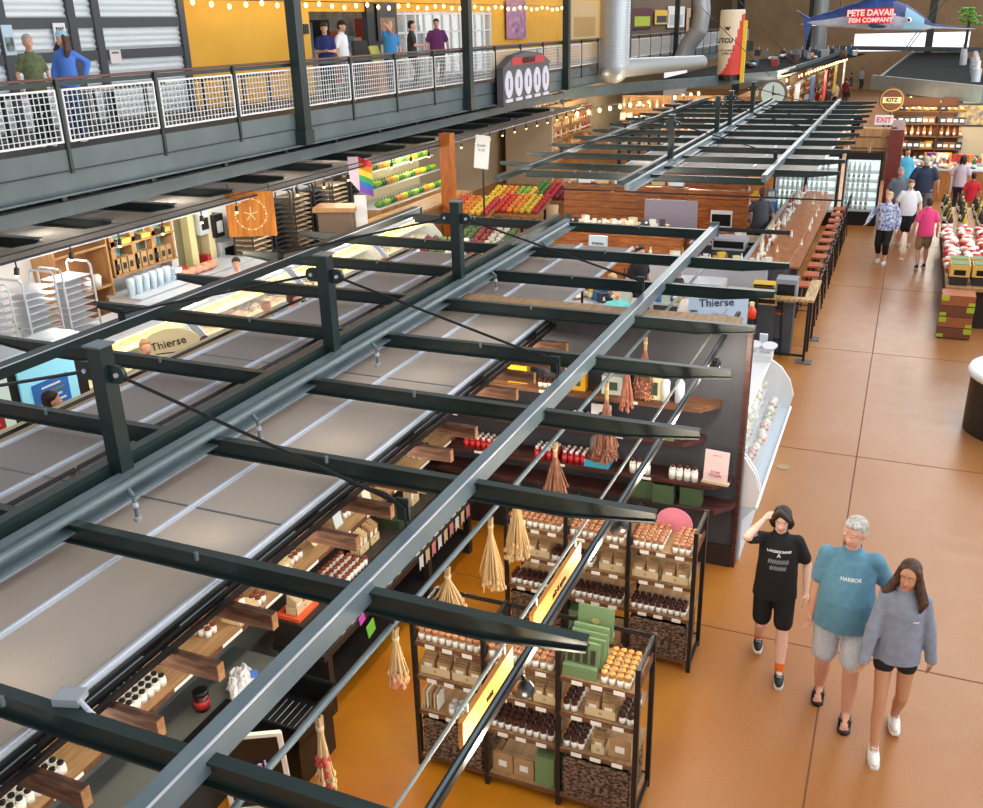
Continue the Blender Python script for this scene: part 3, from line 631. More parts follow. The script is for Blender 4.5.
bunch((X, G(607, 380, x=X).y, 2.59), .75, .1, browndry, 'large reddish brown bunch in front of the wall shelves', 70, 7, head=browndry, hl=.5)
bunch((X, G(628, 352, x=X).y, 2.59), .5, .06, pinkdry, 'slim dusty pink bunch beside the large brown one', 40, 8)
bunch((X, G(646, 333, x=X).y, 2.59), .62, .09, browndry, 'brown bunch hanging closest to the charcoal wall', 60, 9, head=pinkdry, hl=.3)
# ------------------------------------------------------------ people
class BL:
    """closed tapered limbs and ellipsoids that a voxel remesh fuses into one surface"""
    def __init__(s): s.mb = MB()
    def cone(s, a, b, r0, r1, n=14):
        a = Vector(a); b = Vector(b); d = b-a; L = max(d.length, 1e-5); q = d.to_track_quat('Z', 'Y')
        M = Matrix.Translation(a) @ q.to_matrix().to_4x4(); pr = []
        for k in range(1, 5): t = PI/2*k/4; pr.append((r0*math.sin(t), -r0*math.cos(t)))
        for k in range(0, 4): t = PI/2*k/4; pr.append((r1*math.cos(t), L+r1*math.sin(t)))
        vs = [(0, 0, -r0)]
        for r, z in pr:
            for j in range(n): vs.append((r*math.cos(2*PI*j/n), r*math.sin(2*PI*j/n), z))
        vs.append((0, 0, L+r1)); T = len(vs)-1; K = len(pr); fs = []
        for j in range(n):
            fs.append((0, 1+(j+1) % n, 1+j)); fs.append((T, T-n+j, T-n+(j+1) % n))
            for i in range(K-1): o = 1+i*n; fs.append((o+j, o+(j+1) % n, o+n+(j+1) % n, o+n+j))
        s.mb.add(vs, fs, skin, True, M); return s
    def loft(s, secs, n=20):
        vs = []; fs = []; K = len(secs)
        for (cx, cy, z, rx, ry) in secs:
            for j in range(n): vs.append((cx+rx*math.cos(2*PI*j/n), cy+ry*math.sin(2*PI*j/n), z))
        for i in range(K-1):
            for j in range(n): fs.append((i*n+j, i*n+(j+1) % n, (i+1)*n+(j+1) % n, (i+1)*n+j))
        fs.append(tuple(range(n-1, -1, -1))); fs.append(tuple(range((K-1)*n, K*n)))
        s.mb.add(vs, fs, skin, True); return s
    def ell(s, c, r, rot=None):
        M = Matrix.Translation(c)
        if rot: M = M @ Matrix.Rotation(rot[2], 4, 'Z') @ Matrix.Rotation(rot[1], 4, 'Y') @ Matrix.Rotation(rot[0], 4, 'X')
        s.mb.ell((0, 0, 0), r, skin, 18, 12, M); return s
    def build(s, name, m, vox, parent, smooth=6, cut=None):
        o = s.mb.build(name); rm = o.modifiers.new('r', 'REMESH'); rm.mode = 'VOXEL'; rm.voxel_size = vox; rm.use_smooth_shade = True
        sm = o.modifiers.new('s', 'SMOOTH'); sm.iterations = smooth; sm.factor = .5
        dg = bpy.context.evaluated_depsgraph_get(); me = bpy.data.meshes.new_from_object(o.evaluated_get(dg)); old = o.data
        if cut is not None:
            bm = bmesh.new(); bm.from_mesh(me)
            for z, keep_up in cut:
                bmesh.ops.bisect_plane(bm, geom=bm.verts[:]+bm.edges[:]+bm.faces[:], plane_co=(0, 0, z), plane_no=(0, 0, 1), clear_inner=keep_up, clear_outer=not keep_up)
            bm.to_mesh(me); bm.free()
        o.modifiers.clear(); o.data = me; bpy.data.meshes.remove(old); me.materials.clear(); me.materials.append(m)
        for p_ in me.polygons: p_.material_index = 0; p_.use_smooth = True
        me.update(); o.parent = parent; return o
def ik(a, b, l1, l2, hint):
    a = Vector(a); b = Vector(b); d = b-a; L = min(d.length, (l1+l2)*.999); d.normalize(); x = (l1*l1-l2*l2+L*L)/(2*L); h = math.sqrt(max(0, l1*l1-x*x))
    hv = Vector(hint); hv = (hv-hv.dot(d)*d).normalized(); return a+d*x+hv*h, a+d*L
def hand(B, w, e, s, curl=.6, r=.011):
    """palm and five unequal bent fingers; w = wrist, e = direction of forearm, s = side of the thumb"""
    d = (Vector(w)-Vector(e)).normalized(); side = Vector(s); side = (side-side.dot(d)*d).normalized(); nrm = d.cross(side)
    w = Vector(w); B.cone(w, w+d*.05, .024, .03)
    for k, (off, l) in enumerate(((-.027, .06), (-.009, .078), (.009, .085), (.027, .075))):
        a = w+d*.075-side*off*-1; b = a+(d*math.cos(curl*.5)+nrm*math.sin(curl*.5))*l*.5; c_ = b+(d*math.cos(curl*1.5)+nrm*math.sin(curl*1.5))*l*.5
        B.cone(w+d*.03+side*off*.7, a, r, r*.95, 8); B.cone(a, b, r*.95, r*.85, 8); B.cone(b, c_, r*.85, r*.7, 8)
    t0 = w+d*.02+side*.02; t1 = w+d*.05+side*.052+nrm*.01; t2 = t1+d*.035+side*.008+nrm*.012
    B.cone(t0, t1, r*1.2, r, 8); B.cone(t1, t2, r, r*.8, 8)
def person(name_label, loc, rz, h, sk=skin, top=('c', 'tee'), bottom=('c', 'shorts'), hair=('3a2a20', 'short'), shoes=('222222', 'shoe'), fl=(.0, 0), fr=(.0, 0), hl=None, hr=None, w=1.0, belly=0, vox=.016, hemz=None, ehint=None, headturn=0, headtilt=.0, seated=False, socks=None, hat=None, extra=None, cat='person', knee=None):
    """faces -y locally; -x is the person's right"""
    s = h/1.75; T = thing('person', name_label, 'person', loc, rz); V = lambda x, y, z: Vector((x*s, y*s, z*s)); near = vox < .012
    hipz = .90 if not seated else .55
    hips = [V(-.092*w, 0, hipz), V(.092*w, 0, hipz)]
    feet = []; knees = []
    for k, (st, lift) in enumerate((fr, fl)):
        an = V((-.1 if k == 0 else .1)*w, -st if not seated else -.42, .085+lift); kn, an = ik(hips[k], an, .43*s, .42*s, (0, -1, .0) if knee is None else knee); feet.append(an); knees.append(kn)
    zo = hipz-.90; lean = .03
    P = lambda x, y, z: V(x, y, z+zo)
    sh = [P(-.155*w, .01, 1.405), P(.155*w, .01, 1.405)]
    dh = [P(-.27*w, -.06, .9), P(.27*w, -.06, .9)]; hands = [Vector(hr)*s if hr else dh[0], Vector(hl)*s if hl else dh[1]]
    if hr and zo: hands[0].z += zo*s
    if hl and zo: hands[1].z += zo*s
    elb = []
    for k in (0, 1):
        e_, hands[k] = ik(sh[k], hands[k], .29*s, .26*s, ehint if (ehint and k == 0) else ((-1 if k == 0 else 1)*.6, .8, -.2)); elb.append(e_)
    B = BL()
    qb = lambda z, rx, ry: (0, .012*s, (z+zo)*s, rx*s, ry*s)
    B.loft([qb(.84, .12*w, .09), qb(.93, .155*w, .105), qb(1.08, .14*w, .095+belly*.4), qb(1.22, .145*w, .095+belly*.3), qb(1.34, .15*w, .088), qb(1.4, .12*w, .07), qb(1.44, .06, .05)])
    B.cone(sh[0], sh[1], .048*s, .048*s); B.cone(P(0, .01, 1.42), P(0, -.01, 1.58), .062*s*(.8+.2*w), .052*s)
    hc = P(0, -.02, 1.635)
    Mh = Matrix.Translation(hc) @ Matrix.Rotation(headturn, 4, 'Z') @ Matrix.Rotation(headtilt, 4, 'X')
    hp = lambda x, y, z: Mh @ Vector((x*s, y*s, z*s))
    rot = (headtilt, 0, headturn)
    B.ell(hp(0, .012, .02), Vector((.076, .093, .096))*s, rot).ell(hp(0, -.03, -.04), Vector((.058, .062, .072))*s, rot)
    B.cone(hp(0, -.083, .0), hp(0, -.1, -.026), .009*s, .015*s, 8); B.ell(hp(0, -.074, -.062), Vector((.026, .02, .012))*s, rot); B.ell(hp(0, -.07, -.095), Vector((.025, .02, .018))*s, rot)
    for q in (-1, 1): B.ell(hp(q*.077, .012, -.005), Vector((.012, .022, .032))*s, rot); B.ell(hp(q*.03, -.07, .03), Vector((.02, .014, .01))*s, rot)
    for k in (0, 1):
        B.cone(hips[k], knees[k], .083*s*w, .056*s*w); B.cone(knees[k], knees[k]*.6+feet[k]*.4+Vector((0, .012*s, 0)), .054*s*w, .056*s*w); B.cone(knees[k]*.6+feet[k]*.4+Vector((0, .012*s, 0)), feet[k], .054*s*w, .036*s*w)
        B.cone(feet[k], feet[k]+Vector((0, -.13*s, -.05*s)), .036*s, .027*s); B.ell(feet[k]+Vector((0, .03*s, -.045*s)), Vector((.032, .036, .035))*s)
        B.cone(sh[k], elb[k], .05*s*w, .04*s*w); B.cone(elb[k], elb[k]*.65+hands[k]*.35, .04*s*w, .038*s*w); B.cone(elb[k]*.65+hands[k]*.35, hands[k], .038*s*w, .026*s)
        hand(B, hands[k], elb[k], ((1 if k == 0 else -1)*.4, -1, 0), r=.0105*s if near else .013*s)
        if near and shoes[1] == 'flip':
            for q in range(5): B.cone(feet[k]+V(-.022+.011*q, -.12, -.06), feet[k]+V(-.03+.015*q, -.155+.004*abs(q-1), -.066), .012*s, .01*s, 8)
    B.build('body', sk, vox, T, smooth=4 if near else 3)
    # clothing
    v2 = vox*1.1
    kind = top[1]; mt = mat('cloth_'+top[0], top[0], .85, col2=top[2] if len(top) > 2 else None, scale=18)
    t_ = BL(); g = .018*s
    hem = hemz or {'sweat': .86, 'long': .84}.get(kind, .84); by = -belly*.55
    q_ = lambda z, rx, ry, cy=0: (0, (.01+cy)*s, (z+zo)*s, rx*s, ry*s)
    t_.loft([q_(hem-.04, .192*w+.014, .135+belly*.7, by), q_(.95, .182*w+.008, .138+belly*.9, by), q_(1.08, .172*w+.01+belly*.2, .132+belly, by), q_(1.2, .17*w+.006, .128+belly*.7, by*.7), q_(1.32, .174*w+.004, .124+belly*.2), q_(1.39, .158*w, .108), q_(1.435, .115*w, .085), q_(1.475, .075, .07), q_(1.52, .066, .064)])
    t_.cone(sh[0], sh[1], .058*s, .058*s)
    for k in (0, 1):
        if kind in ('tee', 'polo'): t_.cone(sh[k], sh[k]*.3+elb[k]*.7, .06*s*w, .064*s*w)
        else:
            t_.cone(sh[k], elb[k], .06*s*w, .058*s); t_.cone(elb[k], hands[k]*.98+elb[k]*.02, .062*s, .046*s)
            if kind == 'sweat': t_.cone(hands[k], hands[k]+(hands[k]-elb[k]).normalized()*.07*s, .05*s, .043*s)
    shirt = t_.build('shirt', mt, v2, T, smooth=5, cut=[((hem+zo)*s, True), ((1.515+zo)*s, False)])
    if kind in ('sweat', 'polo'):
        c_ = BL(); c_.ell(P(0, .04, 1.49), Vector((.1, .07, .045))*s); 
        if kind == 'sweat': c_.ell(P(0, .09, 1.45), Vector((.11, .06, .08))*s)
        c_.build('hood' if kind == 'sweat' else 'collar', mt, v2, shirt, smooth=3)
    bm_ = mat('cloth_'+bottom[0], bottom[0], .85, col2=bottom[2] if len(bottom) > 2 else None, scale=40)
    b_ = BL(); kb = bottom[1]
    b_.loft([q_(.8, .165*w, .115), q_(.88, .168*w, .118+belly*.2), q_(.96, .14*w, .1+belly*.2)])
    for k in (0, 1):
        if kb == 'shorts': e = knees[k]*.82+hips[k]*.18; b_.cone(hips[k], e, .1*s*w, .088*s*w)
        elif kb == 'skirt': e = V((-.06 if k == 0 else .06), knees[k].y/s*.7, .5); b_.cone(hips[k], e, .11*s*w, .1*s*w); b_.cone(V(0, .0, .9), V(0, 0, .5), .12*s, .12*s)
        elif kb == 'capri': b_.cone(hips[k], knees[k], .1*s*w, .08*s*w); b_.cone(knees[k], knees[k]*.5+feet[k]*.5, .08*s, .07*s)
        elif kb == 'tiny': b_.cone(hips[k]+Vector((0, 0, -.04)), hips[k]*.72+knees[k]*.28, .09*s*w, .09*s*w)
        else: b_.cone(hips[k], knees[k], .098*s*w, .075*s*w); b_.cone(knees[k], feet[k]+Vector((0, 0, .02)), .075*s, .062*s)
    nm = {'skirt': 'skirt', 'shorts': 'shorts', 'tiny': 'shorts'}.get(kb, 'trousers')
    cutz = {'shorts': min(knees[0].z, knees[1].z)+.0, 'skirt': .44*s, 'tiny': None}.get(kb)
    b_.build(nm, bm_, v2, T, smooth=4)
    # hair
    hm = mat('hair_'+hair[0], hair[0], .6, col2=hair[2] if len(hair) > 2 else None, scale=60, stretch=(1, 1, .2)); H_ = BL(); st = hair[1]
    if hat is None: H_.ell(hp(0, .028, .045), Vector((.086, .092, .085))*s, rot)
    else: H_.ell(hp(0, .03, .015), Vector((.084, .088, .08))*s, rot)
    H_.ell(hp(0, .05, -.01), Vector((.08, .07, .075))*s, rot)
    if st == 'bob': H_.cone(hp(-.02, -.04, .12), hp(.07, -.055, .04), .03*s, .022*s); H_.cone(hp(-.02, -.04, .12), hp(-.075, -.05, .03), .03*s, .022*s)
    if st == 'short': H_.ell(hp(0, -.03, .085), Vector((.065, .05, .03))*s, rot)
    for q in (-1, 1):
        if st in ('long', 'bob'):
            zb = -.2 if st == 'long' else -.09
            H_.cone(hp(q*.06, -.015, .06), hp(q*.085, .0, -.04), .028*s, .032*s); H_.cone(hp(q*.085, .0, -.04), hp(q*(.1 if st == 'long' else .074), -.01 if st == 'long' else 0, zb), .033*s, .026*s)
            if st == 'long':
                for u_ in range(4): H_.cone(hp(q*.09, -.01, zb+.14), hp(q*(.15-.03*u_), -.06+.04*u_, zb+.02), .036*s, .034*s, 8); H_.cone(hp(q*(.15-.03*u_), -.06+.04*u_, zb+.02), hp(q*(.125-.02*u_), -.07+.05*u_, zb-.08-.02*u_), .034*s, .014*s, 8)
            H_.cone(hp(q*.04, .06, -.02), hp(q*.05, .08, zb-.02), .05*s, .04*s)
    H_.build('hair', hm, max(.008, vox*.8), T, smooth=3)
    # features
    ew = mat('eye_white', 'f2efe9', .3); ed = mat('eye_dark', '2a1d16', .2); lip = mat('lips', 'b5655c', .5)
    for q in (-1, 1):
        e = MB(); 
        c0 = hp(q*.03, -.0805, .018); e.ell(c0, (.011*s, .006*s, .006*s), ew, 8, 6); c1 = hp(q*.03, -.0855, .018); e.ell(c1, (.0055*s, .003*s, .0055*s), ed, 8, 6); e.build('eye', T)
        MB().cyl(hp(q*.017, -.084, .036), hp(q*.044, -.077, .038), .0035*s, hm, n=6).build('eyebrow', T)
    MB().ell((0, 0, 0), (.023*s, .007*s, .006*s), lip, 10, 6, M=Matrix.Translation(hp(0, -.0925, -.064)) @ Matrix.Rotation(headturn, 4, 'Z')).build('mouth', T)
    # shoes
    for k in (0, 1):
        f = feet[k]; fl_ = f.z-.085*s
        if shoes[1] == 'flip':
            so = MB(); so.prism([(-.04*s, .06*s), (.04*s, .06*s), (.05*s, -.08*s), (.048*s, -.15*s), (.02*s, -.19*s), (-.02*s, -.19*s), (-.048*s, -.15*s), (-.05*s, -.08*s)], 0, .024*s, blackp, M=Matrix.Translation((f.x, f.y, fl_)))
            so.build('sandal_sole', T)
            sb = MB()
            for q in (-1, 1): sb.tube([(f.x+q*.045*s, f.y-.03*s, fl_+.03*s), (f.x+q*.03*s, f.y-.08*s, fl_+.068*s), (f.x, f.y-.13*s, fl_+.05*s), (f.x, f.y-.14*s, fl_+.02*s)], .009*s, blackp)
            sb.build('strap', T)
        else:
            ms = mat('shoe_'+shoes[0], shoes[0], .6); S_ = BL()
            S_.ell((f.x, f.y-.06*s, fl_+.045*s), Vector((.048, .13, .045))*s).ell((f.x, f.y+.01*s, fl_+.07*s), Vector((.042, .06, .05))*s)
            sh_ = S_.build('shoe', ms, vox, T, smooth=2, cut=[(fl_+.012*s, True)])
            so = MB(); so.prism([(-.035*s, .07*s), (.035*s, .07*s), (.05*s, -.06*s), (.043*s, -.15*s), (.024*s, -.186*s), (-.024*s, -.186*s), (-.043*s, -.15*s), (-.05*s, -.06*s)], 0, .022*s, mat('shoe_sole', 'dedcd6', .6), M=Matrix.Translation((f.x, f.y, fl_))); so.build('sole', sh_)
            if near:
                l = MB()
                for q in range(4): l.cyl((f.x-.022*s, f.y-.045*s-.022*s*q, fl_+(.108-.011*q)*s), (f.x+.022*s, f.y-.055*s-.022*s*q, fl_+(.108-.011*q)*s), .004*s, white, n=5)
                l.build('laces', sh_)
        if socks: MB().cyl(f+Vector((0, 0, .0)), f*.78+knees[k]*.22, .043*s, mat('sock_'+socks, socks, .8), r2=.048*s, n=12).build('sock', T)
    if hat:
        hb = BL(); hb.ell(hp(0, .01, .06), Vector((.09, .1, .075))*s, rot); ho = hb.build('cap', mat('hat_'+hat, hat, .8), vox, T, smooth=2, cut=None)
        MB().prism([(-.06*s, -.07*s), (.06*s, -.07*s), (.05*s, -.15*s), (-.05*s, -.15*s)], -.004, .006, mat('hat_'+hat, hat, .8), M=Mh @ Matrix.Translation((0, 0, .055*s)) @ Matrix.Rotation(.15, 4, 'X')).build('brim', ho)
    return T, shirt, P, hp, hands
def print_on(shirt, s_, size, m, x, z, parent=None, rz=0):
    """printed lettering laid onto the cloth surface of the chest"""
    me = textmesh(s_, size, m, 0.0, .001); bt = BVHTree.FromPolygons([v.co[:] for v in shirt.data.vertices], [p_.vertices[:] for p_ in shirt.data.polygons])
    for v in me.vertices:
        px, pz = v.co.x+x, v.co.y+z; hit = bt.ray_cast(Vector((px, -1, pz)), Vector((0, 1, 0)))[0]; v.co = (px, (hit.y if hit else 0)-.005, pz)
    o = bpy.data.objects.new('print', me); C.objects.link(o); o.parent = shirt; return o
def aim(dx, dy): return math.atan2(dx, -dy)
# the three walking towards the camera
T, shirt, P_, hp, hd = person('person in a black T-shirt and black shorts touching their hair, one orange sock showing', (-.59, 7.56, 0), .12, 1.6, skinp, ('141417', 'tee'), ('101013', 'shorts'), ('2c1d17', 'bob'), ('1b1c20', 'shoe'), fl=(.25, 0), fr=(-.22, .05), hr=(-.16, -.03, 1.62), ehint=(-.7, -1, 0), w=1.05, belly=.015, hemz=.8, vox=.0085, headtilt=.3, headturn=-.1, socks='e0702a')
print_on(shirt, 'LAKESIDE BAND', .028, white, 0, 1.22); print_on(shirt, 'A', .05, white, 0, 1.185); print_on(shirt, '#####\n####', .06, mat('grey_print', '8b8d90', .8), 0, 1.1)
T, shirt, P_, hp, hd = person('person in a blue T-shirt and light grey shorts with grey hair and black flip-flops', (.0, 7.15, 0), .0, 1.82, skin, ('5f90a8', 'tee', '56869d'), ('c3c7cf', 'shorts', 'b5bac4'), ('c9c7c2', 'short', '8f8d88'), ('111111', 'flip'), fl=(.16, 0), fr=(-.12, .0), hr=(-.24, -.03, .86), hl=(.28, .06, .9), w=1.14, belly=.055, hemz=.82, vox=.0085, headtilt=.12, headturn=-.45)
pb = print_on(shirt, 'HARBOR', .04, white, .02, 1.34)
T, shirt, P_, hp, hd = person('person in a grey hooded sweatshirt with long wavy brown hair and white trainers', (.42, 6.88, 0), .1, 1.67, skint, ('8b93a4', 'sweat', '808898'), ('15151a', 'tiny'), ('5e3c28', 'long', '2e1c14'), ('e8e8e4', 'shoe'), fl=(-.2, .03), fr=(.24, 0), hl=(.27, .02, .84), hr=(-.25, -.12, .88), w=.95, hemz=.83, vox=.0085, headtilt=.15, headturn=-.35)
print_on(shirt, '~', .09, white, .09, 1.2)
# shoppers further along the aisle
VF = .017
g = lambda u, v: G(u, v, z=0)
def far(lbl, u, v, rz, h, **k):
    p = g(u, v); k.setdefault('vox', VF); return person(lbl, (p.x, p.y, 0), rz, h, **k)
far('person in a blue and white floral blouse and black cropped trousers walking this way', 881, 263, -.3, 1.68, sk=skinp, top=('3f66b5', 'long', 'e3e8f2'), bottom=('111114', 'capri'), hair=('c7a878', 'short'), shoes=('e8e6e2', 'shoe'), fl=(.12, 0), fr=(-.08, 0), w=1.12, belly=.03, hr=(-.42, -.12, 1.0))
far('person in a white shirt with a black strap and black skirt carrying a white bag', 903, 246, .1, 1.66, sk=skinp, top=('e9ebf0', 'tee'), bottom=('131316', 'skirt'), hair=('7a5c44', 'short'), shoes=('d9b8a0', 'shoe'), fl=(.1, 0), fr=(-.1, 0), w=1.15, belly=.03)
far('person in a bright pink T-shirt and khaki shorts seen from behind', 920, 269, PI+.1, 1.64, sk=skin, top=('e2457f', 'tee'), bottom=('a08566', 'shorts'), hair=('33241c', 'short'), shoes=('2a2a2e', 'shoe'), fl=(-.14, .03), fr=(.16, 0), w=1.0)
far('person with grey hair in a slate T-shirt behind the white-shirted shopper', 893, 232, .3, 1.72, sk=skin, top=('626a78', 'tee'), bottom=('3a3d45', 'long'), hair=('9a9a98', 'short'), shoes=('333333', 'shoe'), w=1.08)
far('tall broad person in a navy shirt standing with their back to us', 918, 224, PI, 1.86, sk=skin, top=('2f3a52', 'polo'), bottom=('7a7f8c', 'long'), hair=('bdbcb8', 'short'), shoes=('333333', 'shoe'), w=1.3, belly=.05)
far('person with dark curly hair in a pale lilac top and dark jeans near the counter', 955, 214, PI-.2, 1.68, sk=skint, top=('cdbfcf', 'tee'), bottom=('252b3a', 'long'), hair=('1c1513', 'bob'), shoes=('17171a', 'shoe'), fl=(.1, 0), fr=(-.1, 0), hl=(.3, -.2, 1.15))
far('child in a red T-shirt and khaki trousers seen from behind', 966, 226, PI, 1.45, sk=skint, top=('c32233', 'tee'), bottom=('b09a78', 'long'), hair=('1d1614', 'short'), shoes=('222222', 'shoe'))
far('person dressed in black standing in the far lane beyond the canopy', 853, 150, PI, 1.75, sk=skin, top=('131316', 'tee'), bottom=('18181c', 'long'), hair=('1d1614', 'short'), shoes=('222222', 'shoe'), vox=.03)
p = G(905, 172, z=1.0); person('person in a bright sky blue top behind the counter of the right stall', (p.x, p.y, 0), .5, 1.72, skin, ('4fb4d6', 'long'), ('2f5a9a', 'long'), ('3a2a20', 'short'), vox=.03)
# staff inside the bar
far('person in a charcoal T-shirt leaning at the bar equipment, back to us', 757, 262, PI+.2, 1.78, sk=skin, top=('5c616b', 'tee'), bottom=('5a5f68', 'long'), hair=('5a3a2a', 'short'), hl=(.2, -.3, 1.1), w=1.05)
far('person in a pale pink shirt beside the charcoal-shirted one in the bar', 737, 258, .4, 1.74, sk=skin, top=('e6c9cf', 'long'), bottom=('aab2c0', 'long'), hair=('a5613a', 'short'))
# ------------------------------------------------------------ white display case behind the charcoal wall
t = thing('display_case', 'white curved-glass produce display case on the aisle side behind the charcoal wall', 'display case', (-1.75, 9.25, 0))
prof = [(-.9, 0), (.62, 0), (.62, .5), (.69, .6), (.74, .66), (.6, .66), (.5, .75), (-.9, .75)]
MB().prism(prof, 0, 3.1, lilac, 'y').build('base', t)
cg = [(.74, .66), (.78, .85), (.72, 1.05), (.6, 1.22), (.45, 1.32)]
gl = MB(); n = len(cg)
gl.add([(a, y, b_) for y in (.12, 3.0) for a, b_ in cg], [(i, i+1, n+i+1, n+i) for i in range(n-1)], glass, True); gl.build('curved_glass', t)
for y in (0, .08, 3.0): MB().prism([(-.9, .6)]+[(a, b_) for a, b_ in cg]+[(.45, 1.38), (-.9, 1.38)], y, y+.04, white, 'y').build('end_panel', t)
MB().bb(-.9, .45, 0, 3.04, 1.32, 1.4, white).build('case_top', t)
for a, b_ in ((.75, .66), (.45, 1.33)): MB().cyl((a, 0, b_), (a, 3.04, b_), .02, white, n=8).build('trim_rail', t)
random.seed(21)
for z, x in ((.76, .55), (.95, .35), (1.1, .1)):
    MB().bb(x-.35, x+.1, .15, 2.95, z-.03, z, alu).build('inner_shelf', t)
cols = ['c8402f', '8fae4a', 'e6e1cf', '7a2c3a', 'd9c27a', 'f3f1ea']
for k in range(100):
    y = 9.42+.028*k; z, x = ((.76, .55), (.76, .38), (.95, .38), (1.1, .1))[k % 4]; c_ = cols[random.randrange(6)]
    tag(MB().ell((0, 0, .045), (.055, .05, .045), mat('food_'+c_, c_, .6, col2='efe9d8', scale=30), 8, 5).build('wrapped_food', loc=(-1.75+x+random.uniform(-.03, .03), y, z)), 'small wrapped food portion inside the white curved-glass case', 'food', 'food portions in the white display case')
t = thing('deli_scale', 'white deli scale with two round pans on top of the display case', 'scale', (-1.4, 12.0, 1.4))
MB().bb(-.14, .14, -.14, .14, 0, .1, white).build('base', t)
for k in (-1, 1): MB().cyl((k*.1, 0, .1), (k*.1, -.02, .2), .03, white, r2=.1, n=14).build('pan', t)
MB().bb(-.05, .05, .1, .14, .1, .3, alu).build('display', t)
# ------------------------------------------------------------ bar with stools
barw = mat('bar_plank', 'b87848', .3, col2='8a5230', scale=3, stretch=(12, 1, 1)); seat = mat('red_brown_seat', 'c0623a', .35)
t = thing('bar_counter', 'long glossy wooden bar counter with metal inlay running away from us', 'bar', (-2.1, 18.9, 0))
MB().bb(-.52, .28, 0, 8.6, 1.02, 1.07, barw).build('worktop', t); MB().bb(.28, .47, -.05, 8.65, .96, 1.0, barw).build('bar_rail', t); MB().bb(-.62, -.52, 0, 8.6, .98, 1.06, alu).build('metal_edge', t)
MB().bb(-.5, .15, .05, 8.6, 0, 1.02, mat('slate_front', '4a5058', .6)).build('front_panel', t)
t = thing('bar_return', 'pale wooden end counter meeting the long bar at the near corner', 'counter', (-3.2, 18.7, 0))
MB().bb(-1.6, 1.05, -.25, .2, 1.0, 1.05, mat('pale_maple', 'd8b98a', .45, col2='c9a470', scale=3, stretch=(1, 9, 1))).build('worktop', t); MB().bb(-1.55, 1.0, -.2, .15, 0, 1.0, alu).build('front_panel', t)
def stool(label, loc, rz, group=None, c_=seat):
    t = thing('bar_stool', label, 'bar stool', loc, rz, group)
    MB().prism([(-.2, -.17), (.2, -.17), (.18, .18), (-.18, .18)], .73, .765, c_).build('seat', t)
    for a in (-1, 1):
        for b_ in (-1, 1): MB().cyl((a*.22, b_*.2, 0), (a*.16, b_*.15, .73), .014, black, n=6).build('leg', t)
    mb = MB(); mb.tube([(-.2, -.18, .28), (.2, -.18, .28), (.2, .18, .28), (-.2, .18, .28), (-.2, -.18, .28)], .01, black, n=6); mb.build('foot_ring', t)
    mb = MB(); mb.tube([(-.17, .17, .73), (-.18, .22, 1.12), (.18, .22, 1.12), (.17, .17, .73)], .013, black, n=6)
    for z in (.85, .93, 1.01): mb.cyl((-.175, .2, z), (.175, .2, z), .018, black, n=6)
    mb.build('backrest', t); return t
st = stool('red-seated black bar stool in the row along the long bar, closest to us', (-1.40, 18.55, 0), -PI/2, 'stools along the long bar')
words = ['second', 'third', 'fourth', 'fifth', 'sixth', 'seventh', 'eighth', 'ninth', 'tenth', 'eleventh']
for k in range(10): dup(st, (-1.40, 18.55+.82*(k+1), 0), -PI/2+random.uniform(-.06, .06), 'red-seated black bar stool in the row along the long bar, %s from us' % words[k])
p = G(776, 310, z=.75); stool('single red-seated black stool just behind the white display case, by the small plank ledge', (p.x, p.y, 0), 2.9)
for i, (u, v) in enumerate(((630, 292), (700, 275), (725, 272), (672, 300), (600, 296))):
    p = G(u, v, z=.75); stool(['brown chair-back stool left of the turquoise-shirted diner', 'brown stool under the third rafter behind the bar', 'brown stool nearest the pale maple counter', 'red-brown stool left of the blue menu board', 'brown stool behind the oak ledge at the left'][i], (p.x, p.y, 0), .5*i)
t = thing('drink_ledge', 'small L-shaped plank drink ledge on black posts at the stool row end', 'ledge', (-1.3, 16.2, 0))
ld = mat('striped_ledge_wood', 'cdaa72', .4, col2='8c6a40', scale=4, stretch=(9, 1, 1))
MB().bb(.03, .2, .1, 1.35, 1.06, 1.1, ld).bb(-.75, .2, -.08, .1, 1.06, 1.1, ld).build('top', t)
for y in (-.05, .55, 1.3): MB().bb(.1, .14, y-.02, y+.02, 0, 1.06, black).build('post', t)
MB().bb(-.75, -.71, -.05, -.01, 0, 1.06, black).build('post', t); MB().bb(-.75, .14, -.04, 0, .08, .12, black).build('foot_rail', t)
for y in (-.05, 1.3): MB().bb(.0, .26, y-.12, y+.12, 0, .015, mat('base_plate', '55585a', .5)).build('base_plate', t)
# menu boards by the bar
t = thing('menu_board', 'pale blue menu board with black script lettering hanging behind the charcoal wall', 'menu board', (-2.1, 12.4, 0)); q = G(720, 310, y=12.4)
t.location = (q.x, 12.4, q.z); t.rotation_euler = (0, 0, .1)
MB().bb(-.42, .36, -.015, .015, -.24, .24, mat('pale_blue_board', 'c7d9ee', .5)).build('board', t)
for x in (-.36, .3): MB().bb(x-.015, x+.015, -.01, .01, -q.z, -.24, black).build('stand_leg', t)
text('script', 'Thierse', .15, blackp, t, (-.05, -.02, .1), (PI/2, -.1, 0)); text('small_print', 'Coffee Bar\n& Bites', .05, mat('grey_print', '8b8d90', .8), t, (0, -.02, -.09)); text('side_note', 'open\ndaily', .05, blackp, t, (-.34, -.02, -.05))
t = thing('red_jug', 'small orange and red bottle beside the pale blue menu board', 'bottle', G(751, 318, z=1.1)); MB().lathe([(.07, 0), (.08, .12), (.03, .2)], mat('orange_red', 'e04a2c', .4), n=10).build('body', t); MB().cyl((0, 0, .2), (0, 0, .26), .035, mat('cream_cap', 'efe2b0', .5), n=10).build('cap', t)
MB().cyl((0, 0, -1.1), (0, 0, 0), .04, black, n=8).build('stand', t)
